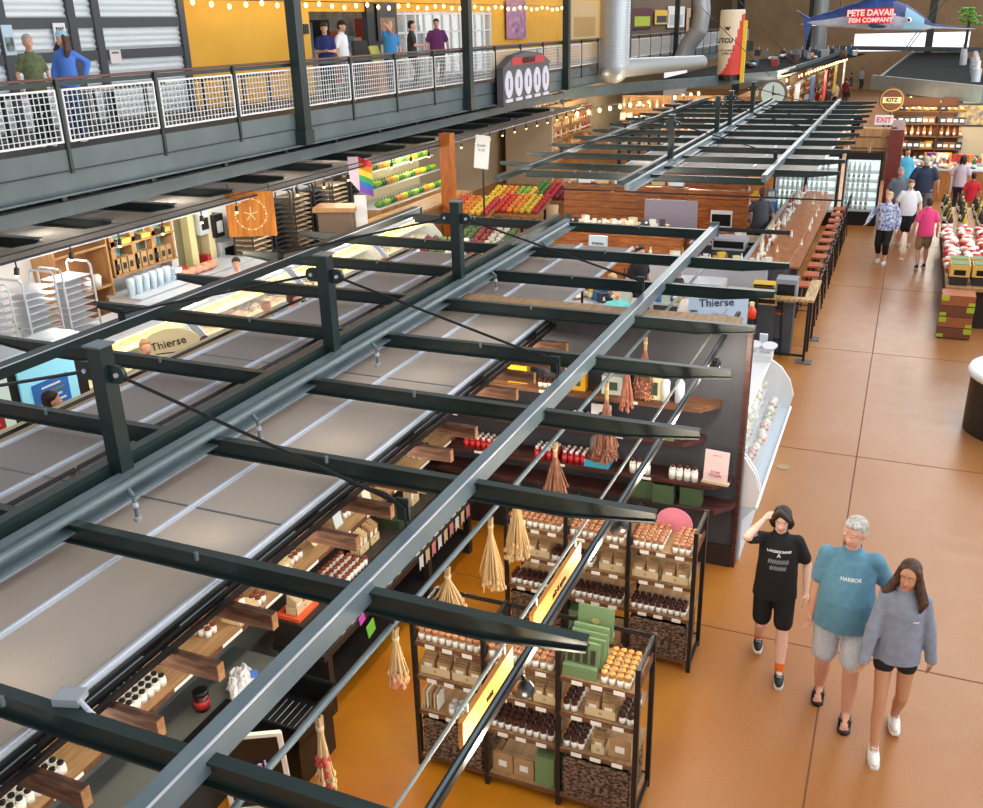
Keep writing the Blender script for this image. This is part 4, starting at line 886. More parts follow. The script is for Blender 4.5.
for i, (u, v, w_, h_, y, lb) in enumerate(((582, 265, .3, .55, 15, 'white pricing card standing left of the dark beam'), (598, 245, .35, .35, 16.5, 'white triangular table card behind the oak booth edge'))):
    q = G(u, v, y=y); t = thing('table_card', lb, 'sign', (q.x, y, q.z-h_/2)); MB().bb(-w_/2, w_/2, -.01, .01, 0, h_, lilac).build('card', t); MB().bb(-.02, .02, .01, .03, -(q.z-h_/2), h_*.5, black).build('stand', t); text('script', 'menu', .1, blackp, t, (0, -.013, h_*.6))
# wooden booth partitions
bw = mat('orange_wood_planks', 'b06a34', .45, col2='7d4420', scale=3.5, stretch=(1, 1, 9))
def booth(label, x0, x1, y, z0, z1, d=.12):
    t = thing('booth_partition', label, 'partition', ((x0+x1)/2, y, 0)); a = (x1-x0)/2
    n = int((z1-.1)/.15)
    for k in range(n): MB().bb(-a, a, 0, d, .1+.15*k, .1+.15*(k+1)-.008, bw).build('plank', t)
    MB().bb(-a-.03, a+.03, -.03, d+.03, .1+.15*n, .1+.15*n+.05, bw).build('cap_rail', t); MB().bb(-a, a, .02, d-.02, 0, .1, dk).build('plinth', t)
booth('wide plank partition of orange wood at the back of the booths', -7.1, -4.3, 20.8, 0, 2.1)
booth('lower plank partition of orange wood in front of the wide one', -6.4, -3.9, 18.6, 0, 1.55)
booth('short orange plank partition beside the grey screen', -4.6, -3.2, 22.5, 0, 1.75)
booth('long low plank partition beyond the wide one', -7.4, -3.6, 25.0, 0, 1.9)
t = thing('grey_screen', 'mauve-grey square screen panel mounted above the booth seats', 'screen', (-4.35, 19.6, 1.35)); MB().bb(-.55, .55, -.03, .03, 0, .7, mat('mauve_panel', '8d8494', .5)).build('panel', t); MB().bb(-.04, .04, -.02, .02, -1.35, 0, black).build('post', t)
random.seed(31)
for k in range(9):
    x = -6.6+.42*k; t_ = tag(MB().bb(-.14, .14, -.1, .1, 0, random.uniform(.1, .22), [white, kraftl, alu][k % 3]).build('paper_box', loc=(x, 20.85, 1.4+.75 if k < 6 else 1.7)), 'small pale box on the partition top, %s from the left' % (['first', 'second', 'third', 'fourth', 'fifth', 'sixth', 'seventh', 'eighth', 'ninth'][k]), 'box', 'pale boxes on the partition tops') if k < 6 else None
# bar equipment
def gear(label, u, v, z, w, d, h, m, name='bar_equipment', cat='equipment', rz=0):
    p = G(u, v, z=z); t = thing(name, label, cat, (p.x, p.y, z), rz)
    mb = MB(); mb.bb(-w/2, w/2, -d/2, d/2, 0, h, m); o = mb.build('body', t); MB().bb(-w/2+.03, w/2-.03, -d/2-.006, -d/2, h*.2, h*.8, blackp).build('front_panel', t)
    if z > .05: MB().bb(-w/2+.02, w/2-.02, -d/2+.02, d/2-.02, -z, 0, mat('slate_front', '4a5058', .6)).build('stand', t)
    return t
gear('steel dish rack beside the bar staff', 730, 248, .85, .7, .5, .25, alu); gear('pale grill top in the bar work area', 757, 244, .85, .8, .7, .12, mat('greige_steel', 'b7ae98', .4)); gear('white bar appliance next to the staff member', 722, 228, .9, .5, .4, .45, white)
gear('steel cabinet left of the long bar', 690, 222, .9, .5, .9, .35, alu); gear('light bin under the maple counter', 790, 262, .6, .4, .4, .3, mat('cream_bin', 'd7cfa8', .5))
gear('pink sign box above the bar appliances', 723, 206, 1.4, .3, .1, .2, mat('pink_sign', 'd2466a', .5), 'pink_sign', 'sign'); gear('glass syrup tray left of the long bar', 752, 300, .9, .9, .5, .15, mat('cream_tray', 'cbb88e', .5)); gear('steel sink section behind the maple counter', 700, 286, .85, .9, .6, .12, alu)
gear('yellow chopping board on the near bar section', 765, 285, .95, .4, .3, .05, mat('yellow_board', 'd9b23a', .5)); gear('grey till at the near bar corner', 786, 300, .95, .35, .35, .4, mat('grey_till', '8d949c', .5))
for i, (u, v, c1, c2, lb) in enumerate(((617, 300, '6fd0cf', '2b2b30', 'diner in a turquoise shirt seated behind the oak ledge'), (612, 288, 'd2b48a', '4a3a2a', 'fair-haired diner in a tan top beyond the turquoise one'), (677, 278, '26262e', '1a1a1e', 'diner in a dark navy jacket bending at the booth'), (688, 300, 'e7dfe0', '5a4a42', 'diner in a white top leaning beside the beam'))):
    p = G(u, v, z=1.1); person(lb, (p.x, p.y, 0), [.3, -.4, 1.2, 2.2][i], 1.7, skinp, (c1, 'tee'), ('33353c', 'long'), (c2 if i != 1 else 'c9a46a', 'short'), vox=.022, seated=True)
    t = thing('dining_chair', 'dark chair under the %s' % lb.split(' seated')[0].split(' beyond')[0], 'chair', (p.x, p.y, 0), [.3, -.4, 1.2, 2.2][i])
    MB().bb(-.2, .2, -.22, .2, .4, .44, black).build('seat', t)
    for a in (-.17, .17):
        for b_ in (-.18, .17): MB().bb(a-.015, a+.015, b_-.015, b_+.015, 0, .4, black).build('leg', t)
    MB().bb(-.2, .2, .22, .24, .6, .85, black).build('backrest', t)
# ------------------------------------------------------------ drinks coolers at the end of the bar
glow = mat('cooler_light', 'e8fbf6', emit=1.1)
def cooler(label, x0, x1, y, h, doors, rowc, face=-1, dim=.7):
    t = thing('drinks_cooler', label, 'cooler', ((x0+x1)/2, y, 0)); a = (x1-x0)/2
    mb = MB(); mb.bb(-a, a, 0, .7, 0, .35, blackp).bb(-a, a, 0, .7, h-.15, h, blackp).bb(-a, -a+.05, 0, .7, .35, h-.15, blackp).bb(a-.05, a, 0, .7, .35, h-.15, blackp).bb(-a, a, .64, .7, .35, h-.15, blackp); mb.build('cabinet', t)
    MB().bb(-a+.05, a-.05, .625, .64, .35, h-.15, glow).build('light_panel', t)
    w = (x1-x0)/doors
    for k in range(doors):
        fr = MB(); xx = -a+w*k
        for q in ((xx, xx+.04, .35, h-.15), (xx+w-.04, xx+w, .35, h-.15), (xx, xx+w, .35, .39), (xx, xx+w, h-.19, h-.15)): fr.bb(q[0], q[1], -.03, 0, q[2], q[3], blackp)
        d_ = fr.build('door', t); MB().bb(xx+.04, xx+w-.04, -.018, -.012, .39, h-.19, glass).build('pane', d_); MB().cyl((xx+w-.06, -.06, .9), (xx+w-.06, -.06, 1.4), .012, alu, n=6).build('handle', d_)
    nr = 5
    for r_ in range(nr):
        z = .45+r_*(h-.75)/nr; MB().bb(-a+.05, a-.05, .05, .6, z-.02, z, alu).build('cooler_shelf', t)
        n = int((x1-x0-.2)/.13)
        for k in range(n):
            key = 'cb'+rowc[r_ % len(rowc)]
            if key not in JP:
                c_ = rowc[r_ % len(rowc)]; mm = mat('drink_'+c_, c_, .3); o = MB().lathe([(.035, 0), (.037, .16), (.014, .22), (.014, .26)], mm, n=8).lathe([(.038, .04), (.038, .12)], label_w, n=8).lathe([(.016, .255), (.016, .275)], alu, n=6).build('drink_bottle'); JP[key] = [o, False]
            o = JP[key][0]
            if JP[key][1]: o = o.copy(); C.objects.link(o)
            JP[key][1] = True; o.location = ((x0+x1)/2-a+.12+.13*k, y+.12, z)
            tag(o, 'chilled drink bottle on the %s shelf up of %s' % (['first', 'second', 'third', 'fourth', 'fifth'][r_], label.split(' with')[0]), 'bottle', 'bottles on shelf %d of %s' % (r_+1, label.split(' with')[0]))
    return t
cooler('the wide drinks cooler with two glass doors at the end of the bar', -3.35, -1.62, 28.2, 2.1, 2, ['b9d6c0', '5d8f6a', 'd8e8e4'])
cooler('the narrow drinks cooler with a glass door right of the wide one', -1.5, -.55, 28.5, 2.0, 1, ['3a6f66', 'dfeee8', '9cc4b0'])
random.seed(41)
for k, (x, z, w_) in enumerate(((-1.2, 2.0, .5), (-.68, 2.0, .45), (-1.0, 2.3, .75), (-1.75, 2.1, .5), (-.45, 2.3, .3))):
    tag(MB().bb(-w_/2, w_/2, 0, .4, 0, .3, tanwood).bb(-w_/2+.04, w_/2-.04, -.006, 0, .05, .09, brownwood).build('wooden_crate', loc=(x, 28.9, z)), 'light wooden crate stacked on the drinks coolers, %s' % ['lower left of centre', 'lower right', 'topmost in the middle', 'far left', 'upper right corner'][k], 'crate')
struct(MB().bb(-.45, -.1, 28.6, 31.5, 0, 2.6, mat('oxblood_panel', '7d3228', .5, col2='5a2018', scale=5, stretch=(9, 9, 1))), 'trim_2')
# ------------------------------------------------------------ mezzanine walkway
gird = mat('grey_girder_paint', '5d6b70', .5, col2='526064', scale=1.5)
struct(MB().bb(-14.6, -11.65, 2, 78, 3.78, 3.93, mat('deck_slab', '4a4745', .7)).bb(-11.66, -11.6, 2, 78, 3.3, 3.93, gird).bb(-11.6, -11.56, 2, 78, 3.62, 3.63, mat('groove', '2c3436', .7)).bb(-11.62, -11.48, 2, 78, 3.28, 3.31, gird), 'trim_3')
mesh_w = mat('white_wire', 'd5dade', .5)
FY = [8.9+2.08*k for k in range(-1, 32)]
pan = []
def fence_panel():
    t = thing('fence_panel', '', 'fence panel', (-11.6, 0, 3.93))
    w = 2.0; f = MB(); z0, z1 = .1, .86
    for q in ((0.04, w, z0, z0+.03), (.04, w, z1-.03, z1)): f.bb(-.012, .012, q[0], q[1], q[2], q[3], white)
    for y in (.04, w-.03): f.bb(-.012, .012, y, y+.03, z0, z1, white)
    f.build('frame', t); g_ = MB(); n = 20
    for k in range(1, n): y = .05+(w-.08)*k/n; g_.bb(-.006, .006, y-.006, y+.006, z0, z1, mesh_w)
    for k in range(1, 8): z = z0+(z1-z0)*k/8; g_.bb(.004, .014, .05, w-.03, z-.006, z+.006, mesh_w)
    g_.build('wire_mesh', t)
    p_ = MB(); p_.bb(-.03, .03, -.06, .0, -.35, 1.0, steel); p_.bb(-.06, -.01, -.02, 2.04, .9, .97, steel); p_.build('post', t)
    MB().cyl((-.03, -.06, 1.0), (-.03, 2.04, 1.0), .024, mat('rust_brown_rail', '6a4a44', .5), n=8).build('handrail', t)
    return t
f0 = fence_panel(); nth = ['first', 'second', 'third', 'fourth', 'fifth', 'sixth', 'seventh', 'eighth', 'ninth', 'tenth', 'eleventh', 'twelfth', 'thirteenth', 'fourteenth', 'fifteenth', 'sixteenth', 'seventeenth', 'eighteenth', 'nineteenth', 'twentieth', 'twenty-first', 'twenty-second', 'twenty-third', 'twenty-fourth', 'twenty-fifth', 'twenty-sixth', 'twenty-seventh', 'twenty-eighth', 'twenty-ninth', 'thirtieth', 'thirty-first', 'thirty-second', 'thirty-third']
for i, y in enumerate(FY):
    if i == 0: f0.location = (-11.6, y, 3.93); o = f0
    else: o = dup(f0, (-11.6, y, 3.93))
    o['label'] = 'white wire mesh walkway fence panel, %s from the left edge of the walkway' % nth[i]; o['group'] = 'walkway fence panels'
for i, (u, v) in enumerate(((306, 138), (470, 104), (567, 84), (628, 66), (676, 54), (692, 47))):
    y = G(u, v, x=-11.45).y
    struct(MB().bb(-11.58, -11.36, y-.12, y+.12, 3.3, 9.5, steel).bb(-11.6, -11.34, y-.16, y+.16, 3.32, 3.6, steel), 'trim_%d' % (4+i))
# facade behind the walkway
XF = -14.6
zz = lambda u, v: G(u, v, x=XF)
corr = mat('corrugated_silver', 'e8eef2', .4, .15)
mb = MB(); n = 92; pts = []
for k in range(n+1): pts.append((XF+(.05 if k % 2 else 0), 3.93+.055*k))
vs = []; fs = []
for (x, z) in pts: vs += [(x, 4, z), (x, 17.4, z)]
for k in range(n): fs.append((2*k, 2*k+1, 2*k+3, 2*k+2))
mb.add(vs, fs, corr); mb.bb(XF-.2, XF-.02, 4, 17.4, 3.93, 9, darkwall); struct(mb, 'wall_container')
band = mat('dark_bolted_band', '3c4046', .5)
mb = MB()
for (u, v) in ((60, 23), (60, 57)): 
    z = zz(u, v).z
    if u == 60 or True: mb.bb(XF+.03, XF+.08, 4, 17.4, z-.09, z+.09, band)
for u in (2, 72, 97, 182): y = zz(u, 40).y; mb.bb(XF+.03, XF+.1, y-.09, y+.09, 3.93, 9, band)
struct(mb, 'trim_10')
yel = mat('yellow_wall_paint', 'f0b53a', .7, col2='e8aa30', scale=1)
def yl(u): return G(u, 30, x=XF).y
struct(MB().bb(XF-.2, XF, 17.45, yl(243), 3.93, 9, yel).bb(XF-.2, XF, yl(243), yl(310), 3.93, 9, yel).bb(XF-.2, XF, yl(490), yl(600), 3.93, 9, yel), 'wall_yellow')
struct(MB().bb(XF-.2, XF, yl(310), yl(490), 5.95, 9, yel).bb(XF-.2, XF, yl(600), 85, 3.93, 9, mat('dim_far_wall', '6b5a48', .8)), 'wall_upper')
# storefront
sf = mat('storefront_frame', 'dfe3e6', .4); inn = mat('store_interior', 'b8c4cc', .7, col2='8a8f94', scale=2)
struct(MB().bb(XF-3, XF-2.9, yl(310), yl(490), 3.93, 6.2, inn).bb(XF-3, XF, yl(310), yl(490), 3.83, 3.93, inn), 'wall_store')
mb = MB()
for k in range(12):
    y = yl(395)+(yl(490)-yl(395))*k/11; mb.bb(XF-.05, XF+.03, y-.05, y+.05, 3.93, 5.95, sf)
for z in (4.0, 4.75, 5.35, 5.9): mb.bb(XF-.04, XF+.02, yl(395), yl(490), z-.03, z+.03, sf)
struct(mb, 'window_1'); struct(MB().bb(XF-.02, XF-.01, yl(395), yl(490), 3.95, 5.95, glass), 'window_2')
struct(MB().bb(XF-.1, XF+.06, yl(366), yl(378), 3.93, 6.2, black).bb(XF-.06, XF+.04, yl(352), yl(366), 3.93, 5.2, blackp), 'door_1')
random.seed(51)
for k in range(24):
    y = yl(312)+k*.47; z = 3.93
    bbt('store_fixture', 'shop fixture seen through the upper storefront, %s from the left' % nth[k], 'fixture', XF-2.6, XF-2.1, y, y+.45, z, z+random.uniform(.5, 1.9), mat('fx%d' % (k % 5), ['e8e4da', '6a8fb0', 'c9b08a', '2c2f36', 'b04a3a'][k % 5], .6), 'fixtures inside the upper storefront')
def poster(label, u0, u1, v0, v1, m, x=XF+.1, txt=None, print_=None):
    a = G(u0, v0, x=x); b = G(u1, v1, x=x); t = thing('poster', label, 'poster', (x, (a.y+b.y)/2, min(a.z, b.z))); w = abs(b.y-a.y)/2; h = abs(a.z-b.z)
    MB().bb(-.01, .01, -w, w, 0, h, m).build('board', t)
    if print_: MB().bb(.011, .014, -w*.75, w*.75, h*.12, h*.6, print_).build('picture', t)
    if txt: text('lettering', txt, h*.2, blackp, t, (.016, 0, h*.78), (PI/2, 0, PI/2))
    return t
poster('landscape photo poster at the far left of the corrugated wall', 0, 17, 25, 55, mat('sky_print', 'bcd5e8', .6), print_=mat('forest_print', '4e5650', .7, col2='a9b4b4', scale=8))
poster('white floor-plan poster behind the blue-shirted person', 52, 69, 23, 50, white, print_=mat('plan_print', '8d9094', .7, col2='e9e9e9', scale=18), txt='MAP')
poster('small pale notice on the corrugated wall right of the blue-shirted person', 109, 122, 50, 63, mat('notice', 'e9dfdf', .7), txt='NOTICE')
poster('dark door panel with a pale logo behind the blue-shirted man', 376, 398, 2, 40, mat('dark_panel', '3a3640', .6), print_=mat('logo_gold', '8f6f52', .6))
poster('purple and pink painting on the yellow wall', 506, 526, 0, 38, mat('painting', '8d6fa8', .6, col2='c98aa0', scale=3), print_=mat('painting2', '6f5fa0', .6, col2='e0a0a8', scale=5))
poster('small black switch plate on the yellow wall', 303, 309, 24, 34, blackp)
# people on the walkway (their feet behind the fence)
def mezz(lbl, u, rz, h, top, bottom, hair, **k):
    p = G(u, 40, x=-12.35); return person(lbl, (-12.35, p.y, 3.93), rz, h, k.pop('sk', skin), top, bottom, hair, vox=.02, **k)
mezz('person with short grey hair in an olive printed T-shirt on the walkway', 27, 1.0, 1.62, ('56603f', 'tee', '6a7450'), ('222226', 'long'), ('a8a6a2', 'short'), w=.85)
mezz('person in a blue sweater and pale blue cap on the walkway', 62, .5, 1.66, ('4f7fd6', 'long'), ('3a4f78', 'long'), ('4a2c20', 'long'), hat='9fc6dc', headturn=-.7, hl=(.24, .08, 1.02), w=.82)
mezz('person in a navy T-shirt looking down at a phone on the walkway', 325, .6, 1.72, ('232f6b', 'tee'), ('20222a', 'long'), ('2c1f18', 'short'), headtilt=.3, hr=(-.05, -.25, 1.15), hl=(.05, -.28, 1.15))
mezz('person in a white T-shirt and black cap on the walkway', 342, 1.6, 1.76, ('e8eaee', 'tee'), ('6a7078', 'long'), ('1a1513', 'short'), hat='16161a')
mezz('person in a bright blue shirt with a hand at the chin on the walkway', 390, .9, 1.74, ('3a86c4', 'polo'), ('394250', 'long'), ('b5b0a8', 'short'), hr=(-.03, -.16, 1.5))
mezz('person in a charcoal T-shirt facing the purple-shirted one', 412, 2.0, 1.74, ('33363a', 'tee'), ('22242a', 'long'), ('17120f', 'short'), hr=(-.05, -.3, 1.15))
mezz('person in a purple shirt with dark hair on the walkway', 437, .5, 1.78, ('6b2d66', 'tee'), ('24262c', 'long'), ('17120f', 'short'), w=1.12)
for i, (u, c_) in enumerate(((8, '26262a'), (120, '5a3e34'), (250, '2c2c30'), (232, '2c2c30'), (210, '3a3430'), (275, '8a3a34'), (100, 'c8c0b8'), (152, '4a3a34'), (375, '2a2a2e'), (540, '3a3a3e'), (560, '6b5a48'))):
    p = G(u, 110, x=-13.2); t = thing('cafe_table', 'cafe table behind the walkway fence, %s one from the left' % nth[[0, 2, 6, 5, 4, 7, 1, 3, 8, 9, 10][i]], 'table', (-13.3, p.y, 3.93)); MB().cyl((0, 0, .7), (0, 0, .74), .38, mat('tbl'+c_, c_, .5), n=16).build('table_top', t); MB().cyl((0, 0, 0), (0, 0, .7), .04, black, n=8).build('leg', t); MB().cyl((0, 0, 0), (0, 0, .03), .25, black, n=14).build('base', t)
t = thing('waste_podium', 'yellow-green fabric podium box on the walkway beside the dark door', 'podium', (-12.6, G(375, 45, x=-12.6).y, 3.93)); MB().bb(-.2, .2, -.25, .25, 0, .75, mat('tan_podium', 'b07a3a', .6)).build('box', t); MB().box((0, 0, .95), (.04, .45, .45), mat('lime_cloth', 'b9b45a', .7), rot=(0, -.3, 0)).build('sheet', t)
# barrel sign with five pale ovals
a = G(498, 58, x=-11.35); b = G(545, 95, x=-11.35)
t = thing('oval_board_sign', 'grey arched sign with red lettering and five white ovals on the walkway girder', 'sign', (-11.3, (a.y+b.y)/2, b.z)); w = (b.y-a.y)/2; h = a.z-b.z
MB().bb(-.1, .1, -w, w, 0, h*.8, mat('sign_grey', '59595f', .6)).prism([(-w-.1, h*.78), (w+.1, h*.78), (w*.6, h*1.02), (0, h*1.1), (-w*.6, h*1.02)], -.12, .14, mat('sign_grey', '59595f', .6), 'x').bb(-.14, .16, -w-.1, w+.1, -.06, 0, mat('sign_grey', '59595f', .6)).build('board', t)
MB().bb(.141, .15, -w*.7, w*.7, h*.82, h*.98, mat('sign_red', 'c42a33', .5)).build('red_panel', t); text('lettering', 'MERIDIAN', .24, blackp, t, (.155, 0, h*.9), (PI/2, 0, PI/2), bold=.01)
for k in range(5):
    y = -w+2*w*(k+.5)/5; o = MB(); o.prism([(y+w*.16*math.cos(q*PI/8), h*.42+h*.3*math.sin(q*PI/8)) for q in range(16)], .1, .13, mat('oval_white', 'd9dcec', .5), 'x'); o.build('oval', t); MB().bb(.131, .136, y-.04, y+.04, h*.3, h*.55, mat('figure_ink', '4a4a6a', .7)).build('figure', t); MB().bb(.1, .14, y-w*.13, y+w*.13, h*.03, h*.1, mat('oval_white', 'd9dcec', .5)).build('name_plate', t)
# ------------------------------------------------------------ canopy under the walkway
Y3 = [8.5, 9.95, 11.38, 12.86, 14.45, 16.11, 17.9, 19.6, 21.3, 23.0, 24.8, 26.6, 28.4, 30.2, 32]
t = thing('canopy_frame', 'low dark steel canopy frame along the left, below the walkway', 'steel canopy', (-12.7, 6, 2.8))
for y in Y3:
    mb = MB(); ibeam(mb, (-1.25, y-6, 0), (1.27, y-6, 0), .14, .16, steel, taper1=.5); mb.build('rafter', t)
MB().bb(.62, .78, 0, 29, .1, .32, gird).build('side_beam', t)
MB().bb(-1.4, -1.2, 0, 29, -.05, .2, steel).build('wall_beam', t)
for y in range(1, 29, 2): MB().bb(.66, .74, y, y+.1, .32, .48, black).build('hanger', t)
roof('dusty grey translucent roof sheets of the left canopy below the walkway', [-14.0, -12.9, -11.25], 6, 35, [9, 12, 15, 18, 21, 24, 28], 2.6)
t = thing('lamp_rail', 'thin black lighting rail with small hanging spot lamps along the left canopy edge', 'light rail', (-11.1, 5, 2.66)); MB().cyl((0, 0, 0), (0, 30, 0), .018, black, n=6).cyl((0, 0, .1), (0, 30, .1), .012, black, n=6).build('rail', t)
for k in range(26):
    y = 4.2+k*.98; s_ = MB(); s_.cyl((0, y, 0), (0, y, -.14), .012, black, n=5); s_.cyl((0, y, -.1), (.02, y-.04, -.2), .035, black, n=8); o = s_.build('spot_lamp', t); MB().ell((.022, y-.044, -.205), (.028, .028, .02), warmglow, 8, 5).build('bulb', o)
# ------------------------------------------------------------ bakery and deli on the left
wallw = mat('deli_white_wall', 'd5d6d8', .6)
struct(MB().bb(-14.25, -14.1, 4, 21, 0, 3.2, wallw), 'wall_deli'); struct(MB().bb(-14.25, -14.1, 21, 60, 0, 3.2, mat('far_beige_wall', 'b3a489', .7)), 'wall_deli_far')
def sheet_rack(label, x, y, m, w=.6, n=14, h=1.8, filled=None):
    t = thing('sheet_pan_rack', label, 'rack', (x, y, 0))
    for a in (-w/2, w/2): 
        mb = MB(); mb.tube([(-.25, a, .1), (-.25, a, h-.05), (-.2, a, h), (.2, a, h), (.25, a, h-.05), (.25, a, .1)], .018, m, n=6); mb.build('side_frame', t)
    for k in range(n): z = .2+(h-.3)*k/n; MB().bb(-.24, .24, -w/2+.02, w/2-.02, z, z+(.012 if not filled else .03), filled or m).build('tray', t)
    MB().bb(-.25, .25, -w/2, w/2, .08, .12, m).build('base', t)
    return t
for i, (x, y) in enumerate(((-12.1, 9.3), (-12.1, 10.15), (-12.1, 10.9))): sheet_rack('silver sheet-pan rack against the pale wall, %s from the left' % nth[i], x, y, alu, h=2.15, n=17)
bx = mat('black_rack', '26282b', .5); bread = mat('bread_rows', 'cdb79a', .8, col2='8d7a64', scale=20)
for i in range(6): sheet_rack('dark bread cooling rack behind the orange round-logo sign, %s from the left' % nth[i], -13.2, 17.2+.85*i, bx, .7, 16, 2.1, [bread, bx][i % 2] if i != 2 else bread)
t = thing('shelf_unit', 'tall brown open shelf unit against the deli wall', 'shelf unit', (-13.9, 12.0, 0)); 
for y in (0, 1.25): MB().bb(-.2, .35, y, y+.04, 0, 2.6, tanwood).build('side', t)
for z in (.35, 1.1, 1.85, 2.55): MB().bb(-.2, .35, .04, 1.25, z, z+.04, tanwood).build('shelf', t)
MB().bb(-.2, -.17, .04, 1.25, 0, 2.6, mat('brown_back', 'a9774f', .7)).build('back', t)
for k in range(4): tag(MB().lathe([(.06, 0), (.08, .2), (.05, .24)], label_w, n=8).build('paper_cup_stack', loc=(-13.6, 12.2+.25*k, 1.14)), 'stack of white cups on the brown shelf unit, %s one' % nth[k], 'cups', 'cup stacks on the brown shelf unit')
t = thing('bakery_display', 'turquoise-backed wooden bakery display shelf on the deli wall', 'display shelf', (-13.95, 13.4, 1.2)); blue = mat('turquoise_panel', '5db4c4', .6)
MB().bb(0, .03, 0, 1.75, 0, 1.5, blue).build('back', t)
for y in (0, .55, 1.1, 1.7): MB().bb(0, .35, y, y+.12 if y < 1.7 else y+.05, 0, 1.5, tanwood).build('divider', t)
for z in (0, .55, 1.0): MB().bb(0, .38, 0, 1.75, z, z+.03, tanwood).build('shelf', t)
for k in range(9): tag(MB().bb(-.1, .1, -.07, .07, 0, .3, kraft).bb(.101, .104, -.045, .045, .08, .2, dk).build('bread_bag', loc=(-13.7, 13.52+.18*k, 1.24)), 'brown paper bread bag on the bakery display, %s from the left' % nth[k], 'bag', 'bread bags on the bakery display')
for k in range(6): tag(MB().box((0, 0, .05), (.2, .26, .09), [mat('dark_loaf', '3c2a20', .8), mat('yellow_pack', 'e6cf5a', .7)][k % 2]).build('loaf_pack', loc=(-13.7, 13.55+.28*k, 1.78)), 'packed loaf on the middle shelf of the bakery display, %s one' % nth[k], 'loaf', 'loaves on the bakery display')
for i, (y, c_) in enumerate(((15.2, 'e4e4e4'), (15.85, 'd9cf9a'), (16.45, 'e0d5a8'))): struct(MB().bb(-14.08, -13.8, y, y+.2, 0, 2.7, mat('post'+c_, c_, .6)), 'trim_%d' % (11+i))
struct(MB().bb(-14.08, -14.0, 15.45, 15.85, 0, 2.4, mat('olive_door', '7a7658', .6)).bb(-14.08, -14.0, 16.1, 16.4, 0, 2.4, mat('olive_door', '7a7658', .6)), 'door_2')
poster('white sheet with a black letter beside the bakery display', 141, 149, 215, 255, white, x=-13.75, txt='A')
t = thing('work_counter', 'white work counter under the bakery display with cups and wrapped bread', 'counter', (-13.3, 13.2, 0)); MB().bb(-.4, .45, 0, 3.6, .86, .9, alu).build('worktop', t); MB().bb(-.35, .4, 0, 3.6, 0, .86, white).build('cabinet', t)
for k in range(6): tag(MB().lathe([(.06, 0), (.08, .3), (.07, .34)], lilac, n=10).build('cup_stack', loc=(-13.2, 13.35+.2*k, .9)), 'pale tall cup stack on the white work counter, %s from the left' % nth[k], 'cups', 'cup stacks on the work counter')
for k in range(5): tag(MB().ell((0, 0, .09), (.13, .16, .09), mat('bread_crust', 'c98a5a', .8, col2='e3a99a', scale=6), 10, 6).build('wrapped_loaf', loc=(-13.15, 14.75+.22*k, .9)), 'wrapped pinkish loaf on the white work counter, %s from the left' % nth[k], 'loaf', 'wrapped loaves on the work counter')
for i, (u, v, m_, lb, w_, h_) in enumerate(((197, 222, alu, 'grey slicing machine on the deli wall', .35, .5), (212, 225, blackp, 'black wall-mounted dispenser on the deli wall', .3, .5), (203, 262, red, 'red fire extinguisher box low on the deli wall', .12, .35), (222, 250, alu, 'steel sink splash plate on the deli wall', .5, .45))):
    p = G(u, v, x=-13.9); t = thing('wall_machine', lb, 'machine', (-13.9, p.y, p.z-h_/2)); MB().bb(-.15, .2, -w_/2, w_/2, 0, h_, m_).build('body', t); MB().bb(.2, .22, -w_*.3, w_*.3, h_*.2, h_*.7, blackp if m_ is not blackp else alu).build('front', t)
p = G(175, 275, z=1.0); t = thing('blender_jug', 'clear square container with a red lid piece on the deli worktop', 'container', (p.x, p.y, .9)); MB().bb(-.12, .12, -.1, .1, 0, .25, lilac).build('body', t); MB().bb(-.1, .1, .14, .3, 0, .22, red).build('red_box', t); 
t = thing('deli_back_counter', 'steel back counter of the deli behind the glowing cases', 'counter', (-12.4, 9, 0)); MB().bb(-.35, .35, 2.5, 8, .86, .9, alu).build('worktop', t); MB().bb(-.3, .3, 2.5, 8, 0, .86, wallw).build('cabinet', t)
# hanging wood sign with round logo
p = G(251, 214, x=-11.25); t = thing('hanging_sign', 'orange wooden square sign with a pale round line logo under the left canopy', 'sign', tuple(p), .45)
MB().bb(-.45, .45, -.02, .02, -.42, .42, mat('orange_oak', 'b8681e', .5, col2='d98a2e', scale=2, stretch=(6, 1, 1))).build('board', t)
rg = MB(); N = 28
for k in range(N): a0 = 2*PI*k/N; rg.box((.29*math.cos(a0), -.022, .29*math.sin(a0)), (.045, .004, .012 if k % 2 else .035), mat('cream_line', 'e8d6a0', .6), rot=(0, -a0-PI/2, 0))
for k in range(5): a0 = PI/2+2*PI*k/5; rg.box((.07*math.cos(a0), -.022, .07*math.sin(a0)), (.13, .004, .016), mat('cream_line', 'e8d6a0', .6), rot=(0, -a0, 0))
rg.build('round_logo', t)
for x in (-.38, .38): MB().cyl((x, 0, .42), (x, 0, .56), .008, black, n=5).build('hook', t)
# pride flag, blank white board, barrel table
p = G(360, 175, x=-11.2); t = thing('rainbow_flag', 'rainbow flag with pastel chevron hanging at the left canopy edge', 'flag', tuple(p), .4)
cs = ['d8383a', 'e8862e', 'ecd046', '3fa05a', '3a6fc4', '7a4aa8']
for k, c_ in enumerate(cs):
    vs = []; z1 = .4-.13*k; 
    for z in (z1, z1-.13): vs += [(-.02+.3*q, .03*math.sin(q*5+z*4)+s_*.004, z-.12*q) for s_ in (0, 1) for q in (0, .34, .67, 1)]
    MB().add(vs, [(0, 1, 9, 8), (1, 2, 10, 9), (2, 3, 11, 10), (4, 12, 13, 5), (5, 13, 14, 6), (6, 14, 15, 7), (0, 8, 12, 4), (3, 7, 15, 11), (8, 9, 13, 12), (9, 10, 14, 13), (10, 11, 15, 14), (0, 4, 5, 1), (1, 5, 6, 2), (2, 6, 7, 3)], mat('flag_'+c_, c_, .8)).build('stripe', t)
